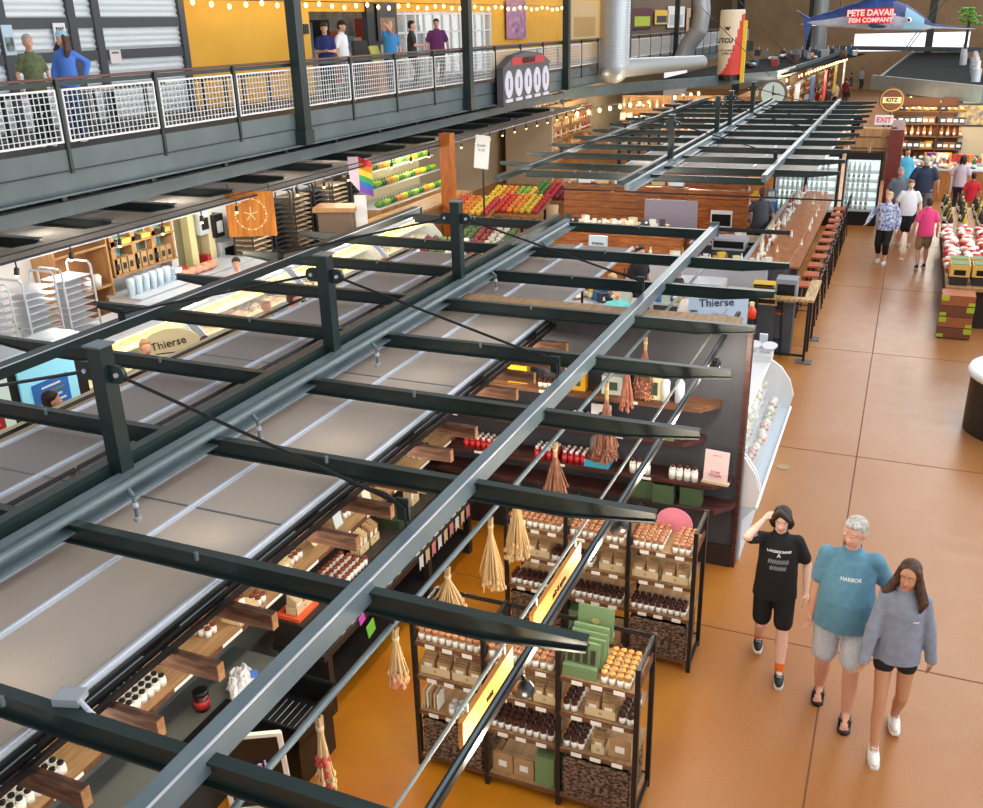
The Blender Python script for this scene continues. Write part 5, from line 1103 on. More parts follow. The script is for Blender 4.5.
MB().prism([(-.25, .4), (-.02, .4), (-.02, -.38), (-.25, -.1)], -.005, .005, mat('flag_pastel', 'd6cfe6', .8, col2='e8c4d4', scale=5), 'y').build('chevron', t); MB().cyl((-.26, 0, .42), (.3, 0, .42), .012, black, n=6).build('pole', t)
p = G(361, 210, x=-11.6); t = thing('notice_stand', 'narrow white notice board standing below the rainbow flag', 'notice board', (-11.6, p.y, p.z-.4), .4); MB().bb(-.14, .14, -.01, .01, 0, .75, white).build('board', t); MB().bb(-.02, .02, .01, .03, -(p.z-.4), .3, black).build('stand', t)
p = G(337, 208, x=-12.2); t = thing('crate_table', 'wood-topped display crate left of the rainbow flag', 'display crate', (-12.2, p.y, 0), .3); MB().bb(-.5, .5, -.35, .35, 1.55, 1.65, tanwood).build('table_top', t); MB().bb(-.4, .4, -.28, .28, 0, 1.55, mat('grey_brown_slats', '8a7562', .7, col2='4a3c32', scale=5, stretch=(6, 6, .3), kind='wave')).build('body', t)
# glowing deli cases
warm = mat('case_light', 'ffe9a0', emit=5)
for i, (y0, y1) in enumerate(((8.6, 11.4), (11.6, 14.4), (14.6, 17.4), (17.6, 20.2))):
    t = thing('deli_case', 'warm glowing glass deli case on the left, %s to the camera' % ORD[i].replace('nearest', 'closest'), 'deli case', (-10.6, y0, 0)); L_ = y1-y0
    MB().bb(-.5, .7, 0, L_, 0, .5, white).build('base', t); MB().bb(-.5, .2, 0, L_, 1.3, 1.36, alu).build('top', t); MB().bb(-.5, -.45, 0, L_, .5, 1.3, mat('case_back', 'efe0b0', .6)).build('back', t)
    for z, x in ((.5, .6), (.85, .35), (1.08, .2)): MB().bb(-.45, x, .03, L_-.03, z, z+.02, mat('case_shelf', 'f0e4b8', .5)).build('case_shelf', t)
    MB().bb(-.1, .15, .05, L_-.05, 1.27, 1.295, warm).build('light_strip', t)
    MB().add([(.7, 0, .5), (.7, L_, .5), (.62, L_, .9), (.62, 0, .9), (.2, L_, 1.33), (.2, 0, 1.33)], [(0, 1, 2, 3), (3, 2, 4, 5)], glass).build('glass_front', t)
    for y in (0, L_): MB().prism([(-.5, .5), (.7, .5), (.62, .9), (.2, 1.34), (-.5, 1.34)], y-.015, y+.015, alu, 'y').build('end_frame', t)
random.seed(61); fc = ['d9b45a', 'b8643a', 'e8dca0', '8a4a30', 'c9c04a', 'e6c890', 'd97a52']
for i in range(5*22):
    y = 8.8+.51*(i // 5)+random.uniform(-.05, .05); r_ = i % 5; x, z = [(-10.1, .52), (-10.35, .52), (-10.45, .87), (-10.75, .87), (-10.7, 1.1)][r_]
    c_ = fc[random.randrange(7)]; tag(MB().box((0, 0, .035), (.2, .34, .07), mat('food_'+c_, c_, .7, col2='f0e4c0', scale=25)).ell((0, 0, .07), (.09, .15, .04), mat('food_'+c_, c_, .7), 8, 5).build('food_tray', loc=(x, y, z)), 'filled food tray inside the glowing deli cases', 'food tray', 'food trays in the deli cases')
p = G(172, 344, x=-9.75); t = thing('oval_sign', 'cream rounded sign with black script lettering on the deli counter', 'sign', (-9.75, p.y, p.z), .75)
MB().prism([(.42*math.cos(q*PI/12), .24*math.sin(q*PI/12)) for q in range(24)], -.02, .02, mat('cream_sign', 'd8cda8', .6), 'y').build('board', t); text('script', 'Thierse', .17, blackp, t, (-.05, -.03, .02), (PI/2, -.15, 0)); MB().bb(-.25, .12, -.026, -.021, -.13, -.115, blackp).build('underline', t); MB().bb(-.03, .03, .02, .05, -p.z, 0, black).build('stand', t)
# left cooler with posters, facing the aisle
t = thing('drinks_cooler', 'left black cooler with two bright doors at the frame edge below the canopy tips', 'cooler', (-9.8, 6.3, 0))
MB().bb(-.05, .4, 0, 2.2, 0, 2.0, blackp).bb(-.05, .4, 0, 2.2, 2.0, 2.03, alu).build('cabinet', t)
for k, (c_, tx) in enumerate((('c4d8cf', 'HOT'), ('8fd8ee', 'COLD'))):
    y = .15+1.0*k; d_ = MB().bb(.41, .44, y, y+.85, .2, 2.0, mat('door_print'+c_, c_, .4, emit=.25)).build('door', t); MB().bb(.441, .45, y+.15, y+.7, 1.25, 1.6, [red, mat('blue_print', '2a6fc0', .5)][k]).build('print', d_); 
    for q in range(4): MB().bb(.451, .456, y+.22+.02*q, y+.62-.05*(q % 2), 1.3+.07*q, 1.325+.07*q, [white, lilac, green, white][q]).build('print_line', d_)
for i, (u, v, tp, hr_, h_, x) in enumerate(((236, 262, 'e8ccc4', '33221a', 1.7, -11.7), (206, 342, 'e6dcd8', '2a1a14', 1.6, -9.2), (266, 304, '1c1d24', 'b89a84', 1.7, -9.6), (292, 296, 'e2a8a4', '5a3a2c', 1.72, -9.3), (50, 398, 'c9c4c0', '2a1a14', 1.75, -8.9), (145, 345, 'b9a088', 'a8805a', 1.6, -9.1), (385, 262, 'd8dde6', '9a6a3a', 1.7, -9.0), (640, 250, '17181c', '141010', 1.7, -5.4))):
    p = G(u, v, z=h_-.08); person(['deli worker with curly dark hair in a pale shirt behind the cases', 'customer with dark hair in front of the round deli sign', 'customer in a black top beside the pink-shirted one at the cases', 'customer in a pink shirt at the glowing cases', 'customer with dark curly hair in front of the left cooler', 'small fair-haired customer left of the cream sign', 'customer in a pale blue shirt near the far end of the cases', 'diner in black by the wooden booths'][i], (p.x, p.y, 0), [.6, 1.4, 1.0, 2.4, 2.6, 1.2, 2.0, 1.0][i], h_, skin, (tp, 'tee'), ('2c2f38', 'long'), (hr_, 'short'), vox=.022)
x = G(95, 398, z=2.15).x; tag(MB().bb(-.08, .08, 0, 4.2, 0, .16, mat('pale_header', 'cdb894', .6)).bb(-.04, .04, 0, .08, -2.05, 0, mat('pale_header', 'cdb894', .6)).bb(-.04, .04, 4.12, 4.2, -2.05, 0, mat('pale_header', 'cdb894', .6)).build('header_board', loc=(x, 5.2, 2.05)), 'long pale wooden header board under the left canopy tips', 'header board')
# plants on top of the racks
t = thing('potted_plant', 'green potted herbs beside the silver racks', 'plant', G(36, 335, z=1.0)); random.seed(71); mb = MB()
for k in range(60): a = random.random()*6.28; r = random.random()*.28; mb.ell((r*math.cos(a), r*math.sin(a), .15+random.random()*.3), (.05, .05, .03), mat('leaf_green', '4f9a3a', .6, col2='8fc04a', scale=9), 5, 4)
mb.build('foliage', t); MB().lathe([(.14, 0), (.2, .18)], mat('terracotta', 'b86a40', .8), n=12).build('pot', t); MB().bb(-.2, .2, -.2, .2, -1.0, 0, wallw).build('plinth', t)
# ------------------------------------------------------------ far market hall
tanwall = mat('tan_far_wall', 'b89c78', .8, col2='a68a68', scale=.6)
a = G(855, 34, y=85); b = G(968, 50, y=85)
struct(MB().bb(-18, a.x, 85, 85.3, 0, 14, tanwall).bb(b.x, 14, 85, 85.3, 0, 14, tanwall).bb(a.x, b.x, 85, 85.3, a.z, 14, tanwall).bb(a.x, b.x, 85, 85.3, 0, b.z, tanwall), 'wall_far')
struct(MB().bb(a.x, b.x, 85.1, 85.15, b.z, a.z, mat('daylight_pane', 'f4f8ff', .5, emit=1.2)), 'window_3')
for i, u in enumerate((740, 812, 932)):
    x = G(u, 20, y=80).x; struct(MB().bb(x-.25, x+.25, 79.8, 80.2, 0, 14, steel), 'trim_%d' % (20+i))
# dark canopy roofs
rf = mat('black_roof_sheet', '1d2123', .95, spec=.1, col2='15181a', scale=2)
def pr_(u, v, z=2.9): q = G(u, v, z=z); return (q.x, q.y)
R1 = [pr_(640, 87), pr_(776, 76), (-3.6, 78), (-8.6, 78), (-11.2, 60), (-11.2, 46)]
t = thing('canopy_roof', 'dark flat canopy roof left of the far lane, below the striped tower', 'roof', (0, 0, 2.86)); MB().prism(R1, 0, .06, rf).build('roof_deck', t)
R2 = [pr_(872, 84), pr_(983, 97), (2.7, 47), (2.9, 78), (-.3, 78)]
t = thing('canopy_roof', 'dark flat canopy roof over the right stall beneath the blue fish', 'roof', (0, 0, 2.86)); MB().prism(R2, 0, .06, rf).build('roof_deck', t)
def fascia(label, pts, w=.12, h=.3, m=steel2, z=2.7):
    t = thing('canopy_beam', label, 'beam', (pts[0][0], pts[0][1], z)); 
    for p0, p1 in zip(pts[:-1], pts[1:]):
        d = Vector((p1[0]-p0[0], p1[1]-p0[1], 0)); L = d.length; an = math.atan2(d.y, d.x)
        MB().box((L/2, 0, h/2), (L, w, h), m, M=Matrix.Translation((p0[0]-pts[0][0], p0[1]-pts[0][1], 0)) @ Matrix.Rotation(an, 4, 'Z')).build('beam_segment', t)
fascia('long pale grey beam bending from the walkway towards the far lane', [(-12.0, 34.9), pr_(560, 94), pr_(776, 76), pr_(852, 51)], h=.42)
fascia('pale grey front beam of the right dark canopy', [pr_(872, 84), pr_(983, 97)], h=.55)
fascia('pale grey side beam of the right dark canopy', [pr_(872, 84), pr_(915, 50)], h=.25)
fascia('pale horizontal beam below the fish at the far end of the lane', [pr_(835, 47, 3.2), pr_(983, 49, 3.2)], h=.3, z=3.0)
# ducts
duct = mat('galvanised_duct', 'b4bcc2', .35, .5, col2='98a2aa', scale=9, kind='wave', stretch=(0, 0, 1))
ductp = mat('grey_duct', 'a7adb0', .4, .4)
dl = G(614, 70, x=-10.8)
t = thing('air_duct', 'huge ribbed silver air duct coming down beside the walkway', 'duct', (-10.8, dl.y, 0)); r_ = .58; z0 = dl.z
mb = MB()
for k in range(46): mb.cyl((0, 0, z0+.1+.1*k), (0, 0, z0+.16+.1*k), r_, duct, n=24, caps=False).cyl((0, 0, z0+.16+.1*k), (0, 0, z0+.2+.1*k), r_*1.02, duct, r2=r_*1.0, n=24, caps=False)
mb.build('ribbed_riser', t)
mb = MB(); q = G(702, 68, z=3.6); e = Vector((q.x+10.8, q.y-dl.y, 3.85)); mb.ell((0, 0, z0+.05), (r_, r_, .55), ductp, 20, 10); mb.cyl((.1, .2, z0+.05), e, .36, ductp, r2=.26, n=18); mb.build('elbow_run', t)
pts = [G(700, -14, y=50), G(702, 12, y=50), G(699, 30, y=50), G(688, 45, y=50), G(681, 62, y=50)]
t = thing('air_duct', 'slimmer curved grey duct dropping to the roof left of the striped tower', 'duct', tuple(pts[-1])); mb = MB()
for p0, p1 in zip(pts[:-1], pts[1:]): mb.cyl(p0-pts[-1], p1-pts[-1], .42, ductp, n=16); mb.ell(p1-pts[-1], (.42, .42, .42), ductp, 14, 8)
mb.build('bent_pipe', t)
t = thing('air_duct', 'pale vertical duct on the far wall behind the fish tail', 'duct', (G(821, 15, y=78).x, 78, 3)); MB().cyl((0, 0, 0), (0, 0, 9), .55, ductp, n=18).build('riser', t)
# striped tower
q0 = G(729, 76, y=46); q1 = G(729, 11, y=46)
t = thing('tower_sign', 'tall cream cylinder tower with red swoosh and black lettering on the dark roof', 'tower sign', (q0.x, 46, 2.92)); hh = q1.z-2.92; r_ = .54
cr = mat('cream_drum', 'e6dcc2', .5); rd = mat('drum_red', 'd8443a', .5)
mb = MB(); n = 40; rows = 64
for i in range(rows):
    for k in range(n):
        z0, z1 = .25+(hh-.25)*i/rows, .25+(hh-.25)*(i+1)/rows; a0, a1 = 2*PI*k/n, 2*PI*(k+1)/n; am = (a0+a1)/2; x = math.cos(am); y = math.sin(am)
        isred = (y < .3 and x > -.75+1.55*((z0-.25)/(hh*.8))**.5 and z0 < hh*.95) or (x > .8 and z0 < hh*.92)
        mb.add([(r_*math.cos(a0), r_*math.sin(a0), z0), (r_*math.cos(a1), r_*math.sin(a1), z0), (r_*math.cos(a1), r_*math.sin(a1), z1), (r_*math.cos(a0), r_*math.sin(a0), z1)], [(0, 1, 2, 3)], rd if isred else cr, True)
mb.build('drum', t); MB().cyl((0, 0, 0), (0, 0, .25), r_*.9, blackp, n=24).build('plinth', t); MB().cyl((0, 0, hh), (0, 0, hh+.05), r_*.98, white, n=24).build('cap', t)
MB().bb(r_*.95, r_*.95+.16, -.2, .0, -.1, hh*.86, mat('yellow_strip', 'f2d23c', .5)).build('side_strip', t)
text('lettering', 'UTCU', .27, blackp, t, (-.2, -r_-.02, hh*.58), bold=.008); text('small_lettering', 'fresh roasted\ncoffee', .14, blackp, t, (-.12, -r_-.02, hh*.42)); text('crown', 'w', .3, blackp, t, (-.1, -r_-.02, hh*.76), bold=.01)
# the big blue marlin sign
YM = 38.0
def F(u, v): return G(u, v, y=YM)
secs = [(801, 24, .5), (812, 21, 4.5), (826, 19.5, 7), (842, 17, 10), (858, 15, 13), (875, 14.5, 15), (892, 15, 14.5), (905, 17.5, 12.5), (916, 21, 9), (924, 24, 6), (932, 26, 2.6), (945, 27, 1.6), (960, 28, 1.1), (976, 28.6, .5)]
o0 = F(875, 15); t = thing('marlin_sign', 'giant blue marlin fish sign with red neon lettering hanging over the right canopy', 'fish sign', tuple(o0))
fb = mat('marlin_blue', '2c4a8c', .35, col2='1c2f62', scale=3); fl_ = mat('marlin_silver', '8e9bb4', .35, col2='b5bccb', scale=3); ff = mat('marlin_face', '7fb0cc', .35)
px = (F(900, 15).x-F(800, 15).x)/100; mb = MB(); n = 20; ring = []
for (u, v, hw) in secs: c_ = F(u, v)-o0; ring.append([(c_.x, .45*hw*px*math.cos(2*PI*k/n), c_.z+hw*px*math.sin(2*PI*k/n)) for k in range(n)])
for i in range(len(ring)-1):
    for k in range(n):
        s_ = math.sin(2*PI*(k+.5)/n); m_ = fb if s_ > .15 else fl_
        if i in (7, 8) and s_ < .75: m_ = ff
        mb.add([ring[i][k], ring[i+1][k], ring[i+1][(k+1) % n], ring[i][(k+1) % n]], [(0, 1, 2, 3)], m_, True)
mb.build('body', t)
def fin(name, uv, m, th=.05):
    pts = [((F(u, v)-o0).x, (F(u, v)-o0).z) for u, v in uv]; MB().prism(pts, -th, th, m, 'y').build(name, t)
fin('tail_fin', [(812, 19), (806, 22), (797, 10), (803, 14)], fb); fin('tail_fin', [(804, 22), (812, 24), (807, 40), (804, 52), (805, 36)], fb)
fin('dorsal_fin', [(845, 8), (862, 1), (872, -6), (884, -12), (893, -10), (897, 3)], mat('fin_navy', '1a2a58', .4)); 
pf = MB().prism([((F(u, v)-o0).x, (F(u, v)-o0).z) for u, v in [(868, 25), (872, 23), (888, 26), (884, 28), (872, 28)]], -.42, -.38, mat('fin_navy', '1a2a58', .4), 'y').build('side_fin', t)
c_ = F(909, 20)-o0; MB().ell((c_.x, -.2, c_.z), (.09, .06, .09), white, 10, 8).build('eye', t); MB().ell((c_.x, -.25, c_.z), (.05, .04, .05), blackp, 8, 6).build('pupil', t)
rp = mat('neon_backing', 'a3243c', .5); c0 = F(853, 9)-o0; c1 = F(890, 23)-o0; MB().bb(c0.x, c1.x, -.36, -.3, c1.z, c0.z, rp).build('neon_panel', t)
neon = mat('neon_glow', 'ff6a62', emit=4)
text('neon_lettering', 'PETE DAVAIL', .27, neon, t, ((c0.x+c1.x)/2, -.37, c0.z*.7+c1.z*.3), bold=.008); text('neon_lettering', 'FISH COMPANY', .2, neon, t, ((c0.x+c1.x)/2, -.37, c0.z*.22+c1.z*.78), bold=.006)
for u in (840, 890): c_ = F(u, 10)-o0; MB().cyl((c_.x, 0, c_.z), (c_.x, 0, c_.z+5), .015, black, n=5).build('cable', t)
# roof tension cables seen from the side
for i, (a_, b_) in enumerate((((904, 54), (950, -6)), ((900, 56), (944, -6)), ((770, 76), (700, 6)), ((800, 70), (735, -4)))):
    p0 = G(*a_, z=3.1); p1 = G(*b_, y=p0.y-4 if i < 2 else p0.y-2)
    tag(MB().cyl((0, 0, 0), p1-p0, .03 if i < 2 else .015, [steel2, black][i > 1], n=6).build('tension_cable', loc=p0), 'thin roof tension cable, %s' % ['right of the double cable pair over the right canopy', 'left of the double cable pair over the right canopy', 'crossing in front of the striped tower', 'rising from the dark roof left of the fish tail', 'crossing the fish head'][i], 'cable')
# generic goods in far stalls: a stall fixture with shelves, goods standing on it as things of their own
GP = {}
def good(kind, c_):
    if (kind, c_) not in GP:
        m_ = mat('good_'+c_, c_, .5)
        if kind == 'b': o = MB().lathe([(.05, 0), (.05, .2), (.02, .27), (.02, .33)], m_, n=7).lathe([(.052, .05), (.052, .14)], label_w, n=7).build('stock_bottle')
        elif kind == 'x': o = MB().bb(-.11, .11, -.09, .09, 0, .24, m_).bb(-.07, .07, -.093, -.09, .06, .16, label_w).build('stock_box')
        elif kind == 'f': o = MB().ell((0, 0, .07), (.08, .08, .07), m_, 8, 5).cyl((0, 0, .13), (.01, 0, .17), .008, dk, n=4).build('fruit')
        else: o = MB().ell((0, 0, .05), (.14, .1, .05), m_, 8, 5).ell((.06, .03, .09), (.09, .07, .05), m_, 7, 5).ell((-.06, -.02, .09), (.07, .07, .04), label_w, 7, 5).build('wrapped_pack')
        GP[(kind, c_)] = [o, False]
    g_ = GP[(kind, c_)]; o = g_[0]
    if g_[1]: o = o.copy(); C.objects.link(o)
    g_[1] = True; return o
KN = {'b': ('bottle', 'bottle'), 'x': ('boxed item', 'box'), 'f': ('piece of fruit', 'fruit'), 'p': ('wrapped pack', 'pack')}
def stall(label, short, x, y, rz, w, rows, kinds, pal, z0=.5, dz=.42, dep=.35, fm=None, back=None, step=.26, step_back=0, seed=1):
    """shelf fixture facing local -y"""
    random.seed(seed); t = thing('market_shelf', label, 'shelf', (x, y, 0), rz); fm = fm or tanwood; top = z0+dz*rows
    MB().bb(-w/2, w/2, dep, dep+.05, 0, top, back or fm).build('back', t)
    for s_ in (-1, 1): MB().bb(s_*w/2-.03, s_*w/2+.03, 0, dep, 0, z0+.1, fm).build('side', t)
    M = Matrix.Translation((x, y, 0)) @ Matrix.Rotation(rz, 4, 'Z')
    for r_ in range(rows):
        z = z0+dz*r_; yo = step_back*r_; MB().bb(-w/2, w/2, yo, dep+.0+yo*0, z-.04, z, fm).build('shelf_board', t)
        n = int(w/step); k_ = kinds[r_ % len(kinds)]; nm, cat = KN[k_]
        for k in range(n):
            c_ = pal[(k//4+r_*3+random.randrange(2)) % len(pal)]; o = good(k_, c_); p_ = M @ Vector((-w/2+step*(k+.5), yo+.12, z)); o.location = p_; o.rotation_euler = (0, 0, rz+random.uniform(-.1, .1)); s_ = random.uniform(.85, 1.1); o.scale = (s_,)*3
            tag(o, '%s on the %s' % (nm, short), cat, '%ss on the %s' % (nm, short))
    return t
warmpal = ['d9a55a', 'c97a3a', 'e8c98a', '8a4a26', 'efe2c4', 'b03a2a']; mixpal = ['c23a34', 'e2b23a', '3a6fa8', 'e8e4da', '2f7a4a', '7a3a6a', 'd97a3a']; darkpal = ['3a2018', '5a2a20', '26322a', '8a5a2a', '2a2a38', 'a8842a']
# shelf wall under the walkway at the far left
for i in range(3): stall('warm-lit wine and gift shelf wall under the walkway end, %s bay from the left' % nth[i], 'walkway-end shelf wall, %s bay' % nth[i], -13.4, 35.2+3.3*i, PI/2, 3.1, 5, ['x', 'b', 'x', 'p', 'b'], warmpal, z0=.6, dz=.46, back=mat('glow_cream', 'd9b98a', .6), seed=100+i, step=.34)
struct(MB().bb(-13.6, -11.8, 33.2, 33.35, 0, 2.7, mat('beige_end_wall', 'c4b49a', .7)), 'wall_beige')
for i in range(7):
    q = G(620+10*i, 127-3.2*i, z=2.3); tag(MB().bb(-.25, .25, -.35, .35, -.45, .0, blackp).bb(-.27, -.25, -.35, .35, -.45, .0, alu).build('hanging_bin', loc=q), 'dark grey square container above the far shop, %s of the row' % nth[i], 'container', 'row of dark containers')
    MB().bb(-.05, .05, -.05, .05, -1.85, -.45, black).build('support', bpy.data.objects[C.objects[-1].name])
# warm stalls along the left of the far lane, seen between tower and lane
for i, y in enumerate((40, 45, 50, 55, 60, 66, 72)):
    stall('lit stall shelf facing the far lane on its left side, %s from us' % nth[i], 'left lane stall, %s from us' % nth[i], -5.9+.12*i, y, PI/2-0, 4.4, 4, ['p', 'x', 'b', 'p'], [mixpal, warmpal][i % 2], z0=.7, dz=.5, seed=120+i, step=.42)
for i, (x, y) in enumerate(((-7.6, 38.5), (-9.8, 38.5), (-5.2, 38.2))): stall('warm-lit goods shelf facing us beyond the far canopy frame, %s' % ['middle one', 'left one', 'right one'][i], '%s warm shelf beyond the far canopy' % ['middle', 'left', 'right'][i], x, y, 0, 2.0, 5, ['b', 'x', 'p', 'x', 'b'], warmpal, z0=.5, dz=.45, seed=140+i, step=.27)
q = G(773, 94, y=37.8); t = thing('round_clock_sign', 'pale semicircular dial sign behind the end of the far canopy', 'sign', tuple(q)); MB().cyl((0, .04, 0), (0, -.04, 0), .52, mat('dial_rim', '6a6a64', .5), n=24).build('rim', t); MB().cyl((0, -.04, 0), (0, -.06, 0), .42, mat('dial_face', 'cfe0dc', .5), n=24).build('face', t); MB().bb(-.02, .02, -.07, -.06, -.05, .3, blackp).bb(-.02, .25, -.07, -.06, -.02, .02, blackp).build('hands', t); MB().bb(-.04, .04, .04, .1, -q.z, 0, black).build('post', t)
# right-hand stall under the right canopy
for i, (x, w_) in enumerate(((-.05, 1.5), (1.15, .8))):
    stall('brown wooden grocery shelf with warm lamps behind the right stall counter, %s part' % ['left', 'right'][i], '%s part of the right stall shelf' % ['left', 'right'][i], x+.2, 37.2, 0, w_, 5, ['b', 'x', 'b', 'x', 'p'], darkpal+warmpal[:2], z0=.7, dz=.42, fm=brownwood, back=mat('shelf_back_brown', '6a4022', .7), seed=150+i, step=.2)
q = G(892, 100, y=36.9); t = thing('round_logo_sign', 'round wooden sign with a glowing cream band on the right stall', 'sign', tuple(q)); MB().cyl((0, .04, 0), (0, -.04, 0), .42, brownwood, n=28).build('disc', t)
rg = MB(); 
for k in range(28): a0 = 2*PI*k/28; rg.box((.36*math.cos(a0), -.05, .36*math.sin(a0)), (.03, .02, .09), mat('ring_tan', 'd9a860', .5), rot=(0, -a0, 0))
rg.build('ring', t); MB().bb(-.3, .3, -.07, -.04, -.1, .1, mat('band_cream', 'f0d8a0', .5)).build('band', t); text('lettering', 'KITZ', .17, blackp, t, (0, -.075, 0), bold=.006); MB().bb(-.03, .03, .04, .1, -q.z, 0, dk).build('post', t)
q = G(884, 120, y=34.5); t = thing('exit_sign', 'white sign with pink EXIT lettering above the wooden crates', 'exit sign', tuple(q)); MB().bb(-.28, .28, -.04, .04, -.15, .15, white).build('box', t); text('lettering', 'EXIT', .22, mat('exit_pink', 'e0506a', .5), t, (0, -.045, 0), bold=.006); MB().bb(-.02, .02, .04, .08, -q.z, 0, black).build('post', t)
struct(MB().bb(1.6, 5, 37.4, 37.55, 0, 3, mat('cream_stall_wall', 'b5a88f', .7)), 'wall_stall')
poster('framed picture of fruit and cheeses on the cream stall wall', 0, 0, 0, 0, white) if False else None
q = G(972, 115, y=37.35); t = thing('framed_picture', 'dark-framed colourful picture on the cream wall of the right stall', 'picture', tuple(q)); MB().bb(-.5, .5, 0, .04, -.38, .38, dk).build('frame', t); MB().bb(-.44, .44, -.01, 0, -.32, .32, mat('fruit_print', 'c9b060', .6, col2='5a5a7a', scale=6)).build('picture', t)
t = thing('stall_counter', 'long counter of the right stall crowded with small goods', 'counter', (.3, 33.2, 0)); cw = mat('honey_wood', 'b87a3c', .5, col2='9a6230', scale=3, stretch=(8, 1, 1)); MB().bb(-.1, 3.2, 0, .8, .92, .97, alu).build('worktop', t)
for k in range(3): MB().bb(.2+1.0*k, 1.1+1.0*k, .03, .7, 0, .92, cw).build('wood_front', t)
t = thing('stall_counter', 'steel cook counter behind the sky blue figure in the right stall', 'counter', (.2, 35.0, 0)); MB().bb(0, 2.6, 0, .7, 0, .95, alu).build('body', t)
random.seed(77)
for k in range(70):
    kd = 'pxbp'[k % 4]; nm, cat = KN[kd]; o = good(kd, (mixpal+warmpal)[random.randrange(13)]); far_ = k % 2
    o.location = (.45+2.9*random.random(), (33.35+.5*random.random()) if not far_ else 35.15+.4*random.random(), .97 if not far_ else .95); o.rotation_euler = (0, 0, random.random()*3)
    tag(o, '%s on the %s of the right stall' % (nm, 'front counter' if not far_ else 'back counter'), cat, '%ss on the %s of the right stall' % (nm, 'front counter' if not far_ else 'back counter'))
# produce and gift stands along the right of the aisle
t = thing('produce_stand', 'long low display stand along the right side of the aisle', 'display stand', (1.0, 18.9, 0)); MB().bb(.0, 1.5, .1, 8.7, .72, .78, tanwood).build('table_top', t); MB().bb(.1, 1.4, .2, 8.6, 0, .72, dk).build('base', t)
random.seed(81); rw = ['c8382c', 'e8e2d6', 'd98a7a', 'b02a24', 'f0ece4']
for k in range(170):
    y = 20.2+.0425*k; kd = 'p' if y < 24.4 else 'b'; nm, cat = KN[kd]; o = good(kd, (rw if kd == 'p' else ['23261f', '3a2018', 'c9b23a'])[k % (5 if kd == 'p' else 3)]); o.name = 'candy_pack' if kd == 'p' else 'wine_bottle'; o.location = (1.12+.36*(k % 4)+random.uniform(-.05, .05), y, .78); o.rotation_euler = (0, 0, random.random()*3); o.scale = (1.15,)*3
    tag(o, '%s heaped on the long stand right of the aisle' % nm if kd == 'p' else 'dark bottle with a pale label on the far half of the long right stand', cat, '%ss on the long right stand' % nm)
for i, (x, y) in enumerate(((1.2, 19.3), (1.58, 19.35), (1.2, 19.75), (1.58, 19.8))):
    t = thing('gift_carton', 'yellow carton with an open green-rimmed window on the right stand, %s' % ['front left one', 'front right one', 'back left one', 'back right one'][i], 'carton', (x, y, .95)); MB().bb(-.17, .17, -.17, .17, -.0, .22, mat('carton_yellow', 'd9b25a', .6)).build('box', t); MB().bb(-.1, .1, -.175, -.17, .03, .13, blackp).build('window', t); MB().bb(-.15, .15, -.15, .15, .22, .235, green).build('top_rim', t); MB().bb(-.15, .15, -.15, .15, -.17, 0, dk).build('riser', t)
for k in range(4):
    t = thing('slat_crate', 'brown wooden crate with lime green corner marks at the stand end, %s from the floor' % nth[k], 'crate', (1.2, 18.5, .02+.2*k)); t.scale = (.85, .9, 1); cw_ = [mat('crate_brown', '7a4a34', .6), mat('crate_orange', 'a8623c', .6)][k % 2]
    MB().bb(-.32, .32, -.25, .25, 0, .19, cw_).build('crate_body', t)
    lm = mat('lime_mark', 'b5c83a', .6); MB().bb(-.326 if k % 2 else .18, -.18 if k % 2 else .326, -.256, -.2, .09, .185, lm).build('corner_mark', t); MB().bb(.2 if k % 2 else -.326, .326 if k % 2 else -.2, -.256, -.22, .01, .07, lm).build('edge_mark', t)
# round black counter with a white basin at the right edge
t = thing('round_counter', 'round-ended black counter with a white curved basin rim at the right picture edge', 'counter', (1.98, 14.1, 0)); MB().cyl((0, 0, 0), (0, 0, .8), .75, blackp, n=40).bb(0, 1.0, -.6, 3.0, 0, .8, blackp).build('counter_body', t)
MB().lathe([(.78, .8), (.8, .84), (.78, .9), (.6, .86), (.55, .8)], white, n=40).build('basin_rim', t); MB().bb(.05, 1.0, .3, 2.8, .8, 1.5, blackp).build('upper_cabinet', t); MB().bb(.0, 1.0, .25, 2.85, 1.5, 1.62, alu).build('cabinet_top', t)
# small stands with fruit at the far end of the left aisle
t = thing('produce_case', 'open lit produce case with green vegetables left of the wooden post', 'produce case', (-12.9, 21.6, 0)); MB().bb(-.6, .5, 0, 4.2, 0, 1.1, tanwood).build('base', t); MB().bb(-.6, -.5, 0, 4.2, 1.1, 2.5, mat('case_back', 'efe0b0', .6)).build('back', t); MB().bb(-.6, .1, 0, 4.2, 2.4, 2.5, white).build('hood', t); MB().bb(-.1, .1, .1, 4.1, 2.36, 2.395, warm).build('light_strip', t)
for z, x in ((1.1, .45), (1.55, .2), (1.95, .0)): MB().bb(-.5, x, 0, 4.2, z, z+.03, white).build('shelf', t)
random.seed(91); vp = ['4f8a34', '8fb83a', '2f6a2a', 'd98a2a', 'c9c43a']
for k in range(72): o = good('f', vp[(k//6) % 5]); r_ = k % 3; o.location = (-12.55-.25*r_, 21.75+.165*(k//3), (1.13, 1.58, 1.98)[r_]); o.scale = (1.3,)*3; tag(o, 'vegetable in the lit produce case left of the wooden post', 'vegetable', 'vegetables in the lit produce case')
t = thing('wood_counter', 'slatted tan wooden counter in front of the produce case', 'counter', (-11.9, 19.6, 0)); MB().bb(0, .8, 0, 5.0, 1.12, 1.18, tanwood).build('worktop', t); MB().bb(.05, .75, .05, 4.95, 0, 1.12, mat('tan_slats', 'a8794c', .7, col2='8a5f3a', scale=5, stretch=(.3, 4, .3), kind='wave')).build('slats', t)
